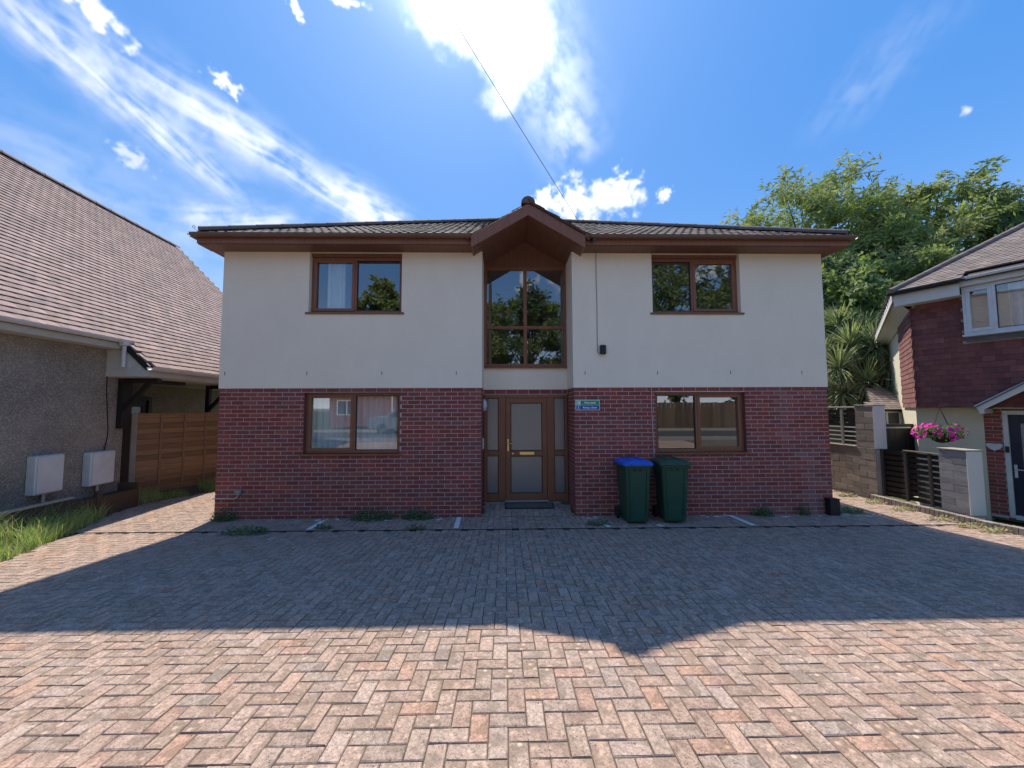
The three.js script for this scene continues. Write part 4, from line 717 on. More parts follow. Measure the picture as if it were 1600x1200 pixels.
{
  const t = thing('garden_edging', 'weathered timber edging board along the foot of the pebbledashed wall', 'edging', null, [-8.1, 0, 0.8]); t.rotation.y = Math.asin(0.07);
  mesh('front_board', rbox(0.47, 0.52, -0.1, 0.40, -0.42, 5.0, 0.006), tint2('fenceDark', [0.06, 0.05, 0.045]), t); mesh('top_rail', rbox(0.455, 0.535, 0.402, 0.435, -0.42, 5.0, 0.006), M.concrete, t);
  mesh('back_board', [rbox(0.40, 0.44, -0.1, 0.30, -1.75, -0.44, 0.005), rbox(0.40, 0.46, -0.1, 0.42, -0.98, -0.90, 0.005), rbox(0.05, 0.42, -0.1, 0.42, -1.80, -1.756, 0.005)], std('sleeper', [0.11, 0.062, 0.035], { map: woodMap, mapSize: 0.8 }), t);
  mesh('bed_soil', box(0.02, 0.399, -0.2, 0.26, -1.75, 5.0), M.soil, t);
}
function tint2(name, c) { return M[name] || std(name, c, { map: woodMap, mapSize: 0.8, bump: woodBump, bumpSize: 0.8, bumpScale: 0.001 }); }
{ // lap fence with concrete posts
  const t = thing('lap_fence', 'brown overlap timber fence panel between concrete posts beside the bungalow porch', 'fence', null, [-8.37, 0, -1.42]); t.rotation.y = Math.atan2(1.7, 0.77);
  const postG = (x) => rbox(x - 0.055, x + 0.055, -0.4, 1.80, -0.055, 0.055, 0.012);
  const r = rng(61);
  for (const x0 of [0, 1.86]) {
    mesh('concrete_post', postG(x0), M.concrete, t);
    const list = []; for (let i = 0; i < 15; i++) { const y = 0.06 + i * 0.115, c = 0.75 + 0.5 * r(); const g = box(x0 + 0.058, x0 + 1.80, -0.005, 0.135, -0.009, 0.009); const p = g.attributes.position; for (let k = 0; k < p.count; k++) if (p.getY(k) < 0) p.setY(k, p.getY(k) + 0.010 * (Math.sin(p.getX(k) * 5 + i))); const b = mesh('fence_board', turnUV(tint(metreUV(g, r() * 9, r() * 9), [c, c * (0.94 + 0.1 * r()), c * 0.9])), M.fenceBoard, t, false); b.position.set(0, y, 0.012 - 0.002 * (i % 2)); b.rotation.x = 0.17; }
    for (const x of [0.45, 0.90, 1.34]) mesh('batten', tint(turnUV(metreUV(rbox(x0 + x, x0 + x + 0.04, 0.05, 1.76, 0.036, 0.058, 0.004))), [1, 1, 1]), M.fenceBoard, t, false);
    mesh('cap_rail', tint(metreUV(rbox(x0 + 0.057, x0 + 1.80, 1.762, 1.79, -0.03, 0.055, 0.004)), [1, 1, 1]), M.fenceBoard, t, false);
  }
  mesh('concrete_post', postG(3.72), M.concrete, t);
}
console.log('left done');

// ------------------------------------------------------------------ house with hung tiles: local x along its front towards the road, z out of the front
const rh = thing('tile_hung_house', 'cream house with dark red hung tiles, white windows and a brown tiled roof', 'house', null, [8.691, 0, -1.346]); rh.rotation.y = -1.11608;
{
  const sd = [-0.398, -0.919], sn = [-0.918, 0.397], S = (L, off = 0, y = 0) => [sd[0] * L + sn[0] * off, y, sd[1] * L + sn[1] * off];
  const prism = (pts, y0, y1) => { const s = new THREE.Shape(pts.map(([x, z]) => new THREE.Vector2(x, -z))), g = new THREE.ExtrudeGeometry(s, { depth: y1 - y0, bevelEnabled: false }); g.rotateX(-Math.PI / 2); g.translate(0, y0, 0); return g; };
  const c6 = [sd[0] * 6.0, sd[1] * 6.0];
  // upper body behind the tiles, ground floor set back
  mesh('upper_wall', prism([[0.015, -0.03], [6, -0.03], [6, c6[1]], [c6[0], c6[1]]], 1.86, 4.15), M.cream, rh);
  mesh('ground_floor_wall', prism([[-0.095, -0.25], [0.885, -0.25], [0.885, -0.55], [6, -0.55], [6, c6[1]], [c6[0] + 0.004, c6[1]]], -0.6, 1.858), M.cream, rh);
  // hung tiles: front and the return round the corner
  const hung = [[0.26, 0.092, 0.082], [0.24, 0.086, 0.078], [0.28, 0.102, 0.088], [0.225, 0.084, 0.078], [0.26, 0.098, 0.088]], mkH = (k, w = 0.1645) => plainTile(k, hung, w, 0.16, 0.014);
  const tilesPart = part('hung_tiling', rh), list = [], r = rng(71);
  const win = [0.80, 2.5, 3.20, 4.6];
  for (let i = 0; i < 20; i++) for (let a = -0.01 - (i % 2 ? 0.083 : 0); a < 5.85; a += 0.166) {
    const y = 1.86 + i * 0.114, x = a + 0.083; if (x < 0.07 || (x > win[0] && x < win[1] && y > win[2] - 0.1)) continue;
    list.push({ g: mkH(Math.floor(r() * 30)), m: place(x, y, 0.0, Math.PI / 2 - 0.08 + (r() - 0.5) * 0.02, 0, 0, 1), size: 0.166 });
  }
  for (let i = 1; i < 19; i += 2) list.push({ g: mkH(i, 0.081), m: place(0.031, 1.86 + i * 0.114, 0, Math.PI / 2 - 0.08, 0, 0), size: 0.08 });
  const yawS = Math.atan2(sn[0], sn[1]);
  for (let i = 0; i < 19; i++) for (let L = 0.02; L < 1.85; L += 0.166) { const y = 1.86 + i * 0.114; if (y > 3.95) continue; const p = S(L + (i % 2 ? 0.083 : 0), 0.012, y); list.push({ g: mkH(Math.floor(r() * 30)), m: place(...p, Math.PI / 2 - 0.08 + (r() - 0.5) * 0.02, yawS, 0), size: 0.166 }); }
  pieces(tilesPart, 'hung_tile', 'hung_tile_field', M.roofTile, list);
  // roof
  const roof = part('roof', rh), ey = 4.45, tp = 0.6, pit = Math.atan(tp), tones = [[0.27, 0.205, 0.18], [0.24, 0.185, 0.165], [0.29, 0.225, 0.195], [0.22, 0.175, 0.16], [0.26, 0.21, 0.185]];
  const E = [-0.197, ey, 0.3], T = 3.0, top = [E[0] + T, ey + 1.522 * T * tp, E[2] - 1.522 * T];
  const sideEnd = [E[0] + sd[0] * 6.1, 3.96, E[2] + sd[1] * 6.1], dn = 0.02, low = (p) => [p[0], p[1] - dn, p[2]];
  mesh('underlay', [poly([E, [6.2, ey, 0.3], [6.2, top[1], top[2]], top].map(low), 0.03), poly([sideEnd, E, top].map(low), 0.03), poly([sideEnd, top, [6.2, top[1], top[2]], [6.2, 4.0, -9.5], [sideEnd[0], 4.0, -9.5]].reverse().map(low), 0.03)], M.darkTimber, roof);
  const cp = Math.cos(pit), tl = tiling(slopeFrame(V(0, ey, 0.32), V(1, 0, 0), pit), -0.3, 6, 1.522 * T / cp, { gauge: 0.112, width: 0.166, make: (k) => plainTile(k, tones), seed: 72, tilt: 0.07, keep: (a, s) => a > E[0] + s * cp / 1.522 - 0.05 && !(a > 0.86 && a < 2.6 && s < 0.32) });
  const sx = V(sd[0], 0, sd[1]).normalize();
  tl.push(...tiling(slopeFrame(V(E[0], ey, E[2]), sx.clone().negate().negate(), pit), 0, 6, 2.6, { gauge: 0.112, width: 0.166, make: (k) => plainTile(k, tones), seed: 73, tilt: 0.07, keep: (a, s) => a > s * cp * 0.66 - 0.1 && false }));
  pieces(roof, 'roof_tile', 'roof_tiling', M.roofTile, tl);
  pieces(roof, 'hip_tile', 'hip_tiling', M.roofTile, caps([E[0], ey + 0.03, E[2]], [top[0], top[1] + 0.03, top[2]], 0.075, tones, 0.20), 60);
  const gg = gutterGeo(-0.24, 0.84, 4.42, 0.37, 0.055); mesh('gutter', gg, M.blackPlastic, roof); mesh('gutter', gutterGeo(2.47, 6.2, 4.42, 0.37, 0.055), M.blackPlastic, roof);
  mesh('fascia', box(2.47, 6.15, 4.13, 4.40, 0.285, 0.31), M.whitePaint, roof); mesh('soffit', box(2.47, 6.15, 4.13, 4.145, 0.02, 0.284), M.whitePaint, roof);
  { const pts = [[-0.03, 4.0], [0.25, 4.40], [top[2], top[1] - 0.06], [-9.4, 4.02], [c6[1], 4.0]], P = pts.map(([z, y]) => [6.0, y, z]); mesh('end_gable', poly(P), M.cream, rh); }
  mesh('fascia', box(-0.17, 0.82, 4.13, 4.40, 0.285, 0.31), M.whitePaint, roof); mesh('soffit', prism([[-0.15, 0.284], [0.82, 0.284], [0.82, 0.02], [-0.02, 0.02]], 4.13, 4.145), M.whitePaint, roof);
  const e1 = [E[0] - 0.0, 4.33, E[2] - 0.02], e2 = [sideEnd[0], 3.84, sideEnd[2]];
  mesh('side_fascia', bar(e1, e2, 0.03, 0.17), M.whitePaint, roof);
  mesh('side_soffit', poly([[E[0] + 0.03, 4.25, E[2] - 0.03], [0.0, 4.03, 0.0], [c6[0], 3.70, c6[1]], [sideEnd[0] + 0.02, 3.76, sideEnd[2]]]), M.whitePaint, roof);
  for (let i = 0; i < 22; i++) { const f = i / 22, g = rbox(-0.05, 0.05, -0.012, 0.012, -0.05, 0.05, 0.004); const m = mesh('verge_tile', tint(metreUV(g), tones[i % 5]), M.roofTile, roof, false); m.position.set(lerp(E[0] - 0.03, sideEnd[0] - 0.03, f), lerp(4.45, 3.97, f), lerp(E[2], sideEnd[2], f)); m.rotation.y = yawS; }
  // oriel window with white fascia and lead apron
  const w = windowUnit(rh, 0.81, 2.42, 3.33, 4.30, 0.16, true, M.whitePlastic, { mid: 1.22, bar: 0.06, sb: 0.06, sill: false, dep: 0.14 });
  mesh('window_cheek', [box(0.812, 0.85, 3.34, 4.29, -0.2, 0.018), box(2.38, 2.418, 3.34, 4.29, -0.2, 0.018)], M.whitePlastic, rh);
  mesh('window_fascia', rbox(0.78, 2.46, 4.305, 4.50, -0.3, 0.24, 0.01), M.whitePaint, rh); mesh('window_sill', rbox(0.79, 2.44, 3.285, 3.328, -0.02, 0.20, 0.008), M.whitePlastic, rh); mesh('lead_apron', box(0.80, 2.43, 3.19, 3.284, 0.02, 0.05), M.lead, rh);
  mesh('room_back', box(0.7, 2.6, 3.0, 4.4, -1.2, -1.15), M.roomPaint, rh);
  mesh('curtain', curtainGeo(1.36, 2.4, 3.36, 4.28, -0.02, 6, 0.03, 6), M.curtain, rh);
  // ground floor: brick pier, white door frame, navy door, porch
  const pier = part('brick_pier', rh); mesh('pier_core', box(0.893, 1.113, -0.3, 1.856, -0.5, -0.253), M.mortar, pier);
  const bl = [];
  for (const e of bond(0.888, 1.118, 1.85, 28, [], { seed: 81, L: 0.215 })) bl.push({ g: e.g, m: place(e.u, e.v, -0.245, 0, 0, 0), size: e.size });
  pieces(pier, 'brick', 'brickwork', M.brick, bl);
  const dr = part('front_door', rh); mesh('door_frame', [rbox(1.12, 1.19, -0.28, 1.72, -0.40, -0.24), rbox(2.11, 2.18, -0.28, 1.72, -0.40, -0.24), rbox(1.12, 2.18, 1.72, 1.80, -0.40, -0.24), rbox(1.19, 2.11, -0.30, -0.22, -0.40, -0.235)], M.whitePlastic, dr);
  mesh('door_leaf', [rbox(1.192, 2.108, -0.215, 0.62, -0.34, -0.285), rbox(1.192, 1.33, 0.621, 1.715, -0.34, -0.285), rbox(1.97, 2.108, 0.621, 1.715, -0.34, -0.285), rbox(1.33, 1.97, 1.55, 1.715, -0.34, -0.285)], M.navy, dr);
  mesh('door_glass', box(1.325, 1.975, 0.615, 1.555, -0.325, -0.30), M.frosted, dr);
  mesh('handle', [rbox(1.215, 1.255, 0.5, 0.75, -0.285, -0.27, 0.006), tube([[1.235, 0.66, -0.275], [1.235, 0.66, -0.235], [1.27, 0.66, -0.23], [1.36, 0.655, -0.235]], 0.010, 14, 8)], M.whitePlastic, dr);
  const po = part('porch_canopy', rh), ps = (s) => [[0.94, 1.80, 0.35], [1.66, 2.30, 0.35]];
  mesh('bargeboard', [bar([0.93, 1.84, 0.30], [1.66, 2.35, 0.30], 0.035, 0.13), bar([2.39, 1.84, 0.30], [1.66, 2.35, 0.30], 0.035, 0.13)], M.whitePaint, po);
  mesh('canopy_roof', [poly([[0.90, 1.87, 0.34], [1.66, 2.42, 0.34], [1.66, 2.42, -0.54], [0.90, 1.87, -0.54]].reverse(), 0.03), poly([[2.42, 1.87, 0.34], [2.42, 1.87, -0.54], [1.66, 2.42, -0.54], [1.66, 2.42, 0.34]].reverse(), 0.03)], M.lead, po);
  mesh('pediment', poly([[1.0, 1.83, -0.235], [2.32, 1.83, -0.235], [1.66, 2.27, -0.235]], 0.0), M.whitePaint, po); mesh('canopy_beam', [rbox(0.95, 1.02, 1.74, 1.84, -0.24, 0.31), rbox(2.30, 2.37, 1.74, 1.84, -0.24, 0.31)], M.whitePaint, po);
  const hs = new THREE.Shape(); hs.moveTo(-0.10, 0.055); hs.quadraticCurveTo(-0.05, 0.075, 0, 0.05); hs.quadraticCurveTo(0.05, 0.075, 0.10, 0.055); hs.quadraticCurveTo(0.12, -0.02, 0, -0.075); hs.quadraticCurveTo(-0.12, -0.02, -0.10, 0.055);
  const hg = new THREE.ExtrudeGeometry(hs, { depth: 0.012, bevelEnabled: true, bevelSize: 0.003, bevelThickness: 0.003, bevelSegments: 1 }); hg.translate(1.0, 1.08, -0.235); mesh('name_plate', hg, M.whitePlastic, rh);
  mesh('door_bell', rbox(1.135, 1.185, 0.98, 1.10, -0.24, -0.205, 0.008), M.blackPlastic, rh);
  // lean-to beside the far wall
  const lt = part('lean_to', rh); const to = (x, y, z) => { const v = V(x, y, z).sub(rh.position).applyAxisAngle(V(0, 1, 0), 1.11608); return v.toArray(); };
  const W = (x0, x1, y0, y1, z0, z1) => { const g = box(x0, x1, y0, y1, z0, z1); g.translate(-rh.position.x, 0, -rh.position.z); g.rotateY(1.11608); return g; };
  mesh('lean_to_wall', [W(9.5, 9.6, -0.4, 1.36, -5.2, -3.3), W(9.601, 10.2, -0.4, 1.36, -3.4, -3.3)], M.cream, lt);
  mesh('lean_to_window', [W(9.5, 10.4, 1.361, 1.42, -3.4, -3.28), W(9.5, 10.4, 1.72, 1.78, -3.4, -3.28), W(9.5, 9.56, 1.42, 1.72, -3.4, -3.28), W(9.93, 9.98, 1.42, 1.72, -3.4, -3.28)], M.whitePlastic, lt); mesh('lean_to_pane', [W(9.56, 9.93, 1.42, 1.72, -3.35, -3.345), W(9.98, 10.35, 1.42, 1.72, -3.35, -3.345)], M.frosted, lt);
  const f2 = slopeFrame(V(...to(9.40, 1.80, -3.18)), V(...to(10.4, 0, -3.18)).sub(V(...to(9.4, 0, -3.18))), Math.atan(0.55)), l2 = tiling(f2, 0, 1.35, 1.15, { gauge: 0.112, width: 0.166, make: (k) => plainTile(k, tones, 0.163, 0.2, 0.02), seed: 75, tilt: 0.07, keep: (a, s) => a > s * 0.85 });
  mesh('lean_to_deck', poly([to(9.42, 1.775, -3.2), to(10.6, 1.775, -3.2), to(10.9, 2.3, -4.15), to(10.35, 2.3, -4.15)], 0.02), M.darkTimber, lt);
  pieces(lt, 'lean_to_tile', 'lean_to_tiling', M.roofTile, l2);
}
// ------------------------------------------------------------------ boundary on that side: block wall, slatted fences, piers, brick edging
const blockTones = [[0.27, 0.225, 0.18], [0.24, 0.20, 0.165], [0.30, 0.25, 0.20], [0.22, 0.185, 0.155], [0.26, 0.22, 0.185]], greyTones = [[0.24, 0.24, 0.24], [0.21, 0.21, 0.215], [0.27, 0.27, 0.265], [0.23, 0.23, 0.23]];
function sideBond(parent, z0, z1, top, rows, opt, x = 7.35, name = 'block') {     // blocks on a face that looks towards the drive
  pieces(parent, name, name + '_work', M.blockwork, bond(z0, z1, top, rows, [], opt).map((e) => ({ g: e.g, m: place(x - e.out, e.v, e.u, 0, -Math.PI / 2, 0), size: e.size })));
}
{
  const t = thing('block_wall', 'low brown block wall with a slatted timber fence standing on it', 'wall');
  mesh('wall_core', box(7.358, 7.55, -0.4, 0.985, -3.6, -1.0), M.mortar, t); sideBond(t, -3.6, -1.0, 1.0, 9, { L: 0.335, H: 0.118, J: 0.008, seed: 91, tones: blockTones }); mesh('wall_coping', rbox(7.33, 7.57, 1.0, 1.025, -3.6, -1.43, 0.006), M.concrete, t);
  const f = thing('slatted_fence', 'dark slatted fence panel with gaps on top of the block wall', 'fence', 'dark slatted fence panels'); for (let i = 0; i < 8; i++) { const b = mesh('slat', rbox(7.40, 7.415, 1.04 + i * 0.10, 1.115 + i * 0.10, -3.55, -1.44, 0.004), M.fenceDark, f); b.rotation.z = 0; }
  for (const z of [-3.5, -2.62, -1.79]) mesh('fence_upright', rbox(7.365, 7.399, 1.03, 1.86, z - 0.03, z + 0.03, 0.004), M.concrete, f); mesh('top_rail', rbox(7.36, 7.43, 1.862, 1.89, -3.55, -1.44, 0.004), M.offWhite, f);
  const p = thing('block_pier', 'tall brown block pier with a white painted end beside the slatted fence', 'pier'); mesh('pier_core', box(7.358, 7.59, 1.0, 1.89, -1.41, -1.006), M.mortar, p); sideBond(p, -1.42, -1.0, 1.895, 7, { L: 0.42, H: 0.118, J: 0.008, seed: 92, tones: blockTones }); mesh('white_end', rbox(7.345, 7.60, 1.0, 1.90, -1.0, -0.985, 0.004), M.whitePaint, p); mesh('pier_cap', rbox(7.34, 7.61, 1.901, 1.93, -1.43, -0.98, 0.006), M.concrete, p);
  const g = thing('low_slatted_fence', 'low black slatted fence panel standing on the brick edging between the piers', 'fence', 'dark slatted fence panels'); for (let i = 0; i < 9; i++) mesh('slat', rbox(7.41, 7.428, 0.08 + i * 0.105, 0.155 + i * 0.105, -0.94, 0.175, 0.004), M.darkTimber, g); mesh('backing_board', box(7.45, 7.46, 0.06, 1.0, -0.94, -0.45), M.darkTimber, g);
  for (const z of [-0.90, -0.43, 0.0]) mesh('fence_upright', rbox(7.37, 7.409, 0.06, 1.01, z - 0.022, z + 0.022, 0.004), M.fenceDark, g); mesh('top_rail', rbox(7.365, 7.44, 1.012, 1.035, -0.46, 0.175, 0.004), M.fenceBoard2 || std('fenceBoard2', [0.17, 0.14, 0.10], { map: woodMap, mapSize: 0.7 }), g);
  const q = thing('grey_block_pier', 'short grey block pier with a white painted end in front of the cream house', 'pier'); mesh('pier_core', box(7.358, 7.60, -0.2, 1.11, 0.19, 0.594), M.mortar, q); sideBond(q, 0.18, 0.60, 1.12, 9, { L: 0.42, H: 0.112, J: 0.006, seed: 93, tones: greyTones }); mesh('white_end', rbox(7.345, 7.61, 0.06, 1.125, 0.60, 0.615, 0.004), M.whitePaint, q); mesh('pier_cap', rbox(7.335, 7.62, 1.126, 1.15, 0.17, 0.625, 0.006), M.concrete, q);
  const k = thing('brick_edging', 'row of brown bricks on edge bordering the driveway', 'kerb'), ls = [], r = rng(95); mesh('edging_bed', poly([[7.21, -0.02, -1.0], [7.21, 0.0, 3.6], [7.33, 0.0, 3.6], [7.33, -0.02, -1.0]], 0.3), M.mortar, k);
  for (let z = -0.98; z < 3.6; z += 0.075) ls.push({ g: brickGeo(0.065, 0.11, Math.floor(r() * 20), blockTones, 0.12), m: place(7.20, 0.0 + 0.05 * clamp(z - 0.85, 0, 4) + (r() - 0.5) * 0.006, z, 0, -Math.PI / 2, (r() - 0.5) * 0.03), size: 0.07 });
  pieces(k, 'edging_brick', 'edging_brickwork', M.blockwork, ls);
  const bg = thing('side_gate', 'black boarded gate behind the flower basket', 'gate'); for (let i = 0; i < 7; i++) mesh('gate_board', rbox(8.42 + i * 0.155, 8.57 + i * 0.155, -0.2, 1.44, -1.93, -1.91, 0.004), M.blackPlastic, bg); mesh('gate_rail', [rbox(8.42, 9.1, 1.38, 1.41, -1.908, -1.88, 0.004)], M.offWhite, bg); mesh('gate_top', rbox(8.42, 9.5, 1.442, 1.48, -1.94, -1.89, 0.004), M.blackPlastic, bg);
}
console.log('right done');
// ------------------------------------------------------------------ plants
function taperTube(pts, r0, r1, seg = 10, rad = 7) {
  const c = new THREE.CatmullRomCurve3(pts.map((p) => V(...p))), g = new THREE.TubeGeometry(c, seg, 1, rad, false), p = g.attributes.position, n = g.attributes.normal, q = V();
  for (let i = 0; i <= seg; i++) { const f = i / seg, r = lerp(r0, r1, f), o = c.getPointAt(f); for (let j = 0; j <= rad; j++) { const k = i * (rad + 1) + j; q.fromBufferAttribute(n, k); p.setXYZ(k, o.x + q.x * r, o.y + q.y * r, o.z + q.z * r); } }
  return g;
}
class Leaves {                               // collects leaf faces with their own colours
  constructor() { this.P = []; this.N = []; this.C = []; }
  tri(a, b, c, n, col) { this.P.push(a.x, a.y, a.z, b.x, b.y, b.z, c.x, c.y, c.z); for (let i = 0; i < 3; i++) { this.N.push(n.x, n.y, n.z); this.C.push(col[0], col[1], col[2]); } }
  leaf(p, dir, side, L, w, col) {            // pointed leaf folded a little along its middle
    const t = p.clone().addScaledVector(dir, L), m = p.clone().addScaledVector(dir, L * 0.42), a = m.clone().addScaledVector(side, w / 2), b = m.clone().addScaledVector(side, -w / 2), n = side.clone().cross(dir).normalize();
    this.tri(p, a, t, n, col); this.tri(p, t, b, n, col);
  }
  build(name, mat, parent) {
    const g = new THREE.BufferGeometry(); g.setAttribute('position', new THREE.BufferAttribute(new Float32Array(this.P), 3)); g.setAttribute('normal', new THREE.BufferAttribute(new Float32Array(this.N), 3)); g.setAttribute('color', new THREE.BufferAttribute(new Float32Array(this.C), 3));
    const m = new THREE.Mesh(g, mat); m.name = name; m.castShadow = m.receiveShadow = true; parent.add(m); return m;
  }
}
const greens = [[0.215, 0.280, 0.056], [0.250, 0.320, 0.066], [0.180, 0.250, 0.054], [0.290, 0.335, 0.085], [0.225, 0.300, 0.052], [0.310, 0.345, 0.100]], darkGreens = [[0.105, 0.170, 0.045], [0.125, 0.195, 0.050], [0.090, 0.150, 0.045], [0.145, 0.215, 0.054]];
function tree(o) {
  const { label, at, height, base, rad, depth = rad, leaves, size = 0.2, tones = greens, seed, group, name = 'broadleaf_tree', clusters = 90, droop = 0.35, slim = 0.36, trunkR = 0.2, spread = 0.42, loose = 0.5 } = o;
  const r = rng(seed), t = thing(name, label, 'tree', group, at), cy = (base + height) / 2, ry = (height - base) / 2, cl = [];
  let guard = 0;
  while (cl.length < clusters && guard++ < 4000) {
    const u = r() * 2 - 1, a = r() * 6.283, q = Math.cbrt(0.12 + 0.88 * r()), s = Math.sqrt(1 - u * u), x = s * Math.cos(a) * q, y = u * q, z = s * Math.sin(a) * q;
    const bump = 0.72 + 0.6 * vn3(x * 2.2 + seed, y * 2.2, z * 2.2, seed); if (q > bump) continue;
    const taper = y > 0 ? 1 - 0.35 * y * y : 1; cl.push([x * rad * taper, cy + y * ry, z * depth * taper, (0.55 + 0.75 * r()) * spread * Math.min(rad, ry) * 0.55]);
  }
  const wood = [taperTube([[0, -0.3, 0], [0.05 * rad, height * 0.25, 0.03], [-0.04 * rad, height * 0.5, 0], [0, height * 0.82, 0]], trunkR, trunkR * 0.2, 14, 9)], limbs = [];
  for (let i = 0; i < Math.min(46, cl.length); i++) { const c = cl[i], y0 = clamp(c[1] * 0.62 - 0.3, height * 0.12, height * 0.75), f = y0 / height; limbs.push(taperTube([[0, y0, 0], [c[0] * 0.35, lerp(y0, c[1], 0.42), c[2] * 0.35], [c[0] * 0.75, lerp(y0, c[1], 0.8), c[2] * 0.75], [c[0], c[1], c[2]]], trunkR * (0.42 - 0.3 * f), 0.012, 7, 5)); }
  mesh('trunk', wood, M.bark, t); mesh('limbs', limbs, M.bark, t);
  const lv = new Leaves(), p = V(), d = V(), s = V(), per = Math.floor(leaves / cl.length);
  for (const c of cl) {
    const tone = tones[Math.floor(r() * tones.length)], twigs = 7;
    for (let k = 0; k < twigs; k++) {
      const a = r() * 6.283, el = (r() - 0.35) * 1.8, tw = V(Math.cos(a) * Math.cos(el), Math.sin(el), Math.sin(a) * Math.cos(el)), len = c[3] * (0.8 + loose * r());
      for (let i = 0; i < per / twigs; i++) {
        const f = Math.pow(r(), 0.75); p.set(c[0], c[1], c[2]).addScaledVector(tw, f * len); const j = 0.09 + 0.30 * c[3] * (1 - 0.4 * f); p.x += (r() + r() - 1) * j; p.y += (r() + r() - 1) * j; p.z += (r() + r() - 1) * j;
        d.set(r() - 0.5, r() * 0.8 - droop - 0.25, r() - 0.5).addScaledVector(tw, 0.35).normalize(); s.set(r() - 0.5, (r() - 0.5) * 0.5, r() - 0.5).cross(d).normalize();
        const m = 0.7 + 0.6 * r(), L = size * (0.4 + 1.0 * r()); lv.leaf(p, d, s, L, L * slim, [tone[0] * m, tone[1] * m, tone[2] * m]);
      }
    }
  }
  lv.build('crown', M.leaf, t); return t;
}
tree({ label: 'tall pale green feathery tree rising behind the brown hipped roof', at: [17.0, -0.2, -14.0], height: 15.3, base: 6.5, rad: 4.2, leaves: 32000, size: 0.30, slim: 0.26, seed: 101, clusters: 120, trunkR: 0.28, group: 'trees behind the buildings' });
tree({ label: 'yellow green tree with upright wispy top above the hung tile house', at: [21.6, -0.2, -12.2], height: 13.9, base: 3.2, rad: 4.5, leaves: 42000, size: 0.30, slim: 0.3, seed: 102, clusters: 130, trunkR: 0.25, group: 'trees behind the buildings', tones: [...greens.slice(1), [0.22, 0.26, 0.06]] });
tree({ label: 'dark green bushy tree showing over the tiled roof of the cream house', at: [24.5, -0.2, -9.2], height: 12.6, base: 2.5, rad: 3.6, leaves: 30000, size: 0.24, slim: 0.5, seed: 103, clusters: 110, tones: [...darkGreens, greens[0], greens[2]], group: 'trees behind the buildings' });
tree({ label: 'dense dark leafy tree filling the gap beside the rendered building', at: [12.9, -0.2, -8.8], height: 8.2, base: 0.6, rad: 3.1, leaves: 42000, size: 0.22, slim: 0.48, seed: 104, clusters: 130, tones: [...darkGreens, darkGreens[1], greens[0], greens[2], greens[4]], group: 'trees behind the buildings', spread: 0.5 });
tree({ label: 'bright green broad tree behind the dense one and the cream house', at: [17.6, -0.2, -10.2], height: 10.4, base: 1.5, rad: 4.0, leaves: 44000, size: 0.26, slim: 0.40, seed: 105, clusters: 120, tones: [greens[1], greens[3], greens[5], greens[0]], group: 'trees behind the buildings' });
tree({ label: 'rounded mid green tree between the two buildings behind the dense tree', at: [12.6, -0.2, -14.5], height: 8.8, base: 1.0, rad: 3.4, leaves: 26000, size: 0.26, slim: 0.42, seed: 106, clusters: 100, group: 'trees behind the buildings' });
// trees across the road, seen in the window panes
for (const [i, [x, z, h, rd, dk]] of [[-10.6, 25, 12.5, 2.4, 0], [-4.0, 27, 12.4, 4.2, 0], [2.0, 26.5, 12.6, 4.6, 1], [8.5, 27, 13.0, 4.0, 1], [14.5, 26.0, 15.5, 4.6, 1], [20.5, 26.5, 14.5, 4.4, 1]].entries())
  tree({ label: ['slim street tree across the road behind the brick house', 'airy light green tree across the road opposite the entrance', 'broad dark tree across the road beside the telegraph pole', 'round dark tree behind the start of the board fence across the road', 'tallest dark tree behind the board fence across the road', 'spreading dark tree behind the far end of the board fence'][i], at: [x, 0.4, z], height: h, base: 1.4, rad: rd, leaves: i === 1 || i === 2 ? 24000 : 14000, size: 0.36, slim: 0.45, seed: 120 + i, clusters: 80, tones: dk ? [...darkGreens, greens[0], greens[4]] : greens, group: 'trees across the road' });
console.log('trees done');
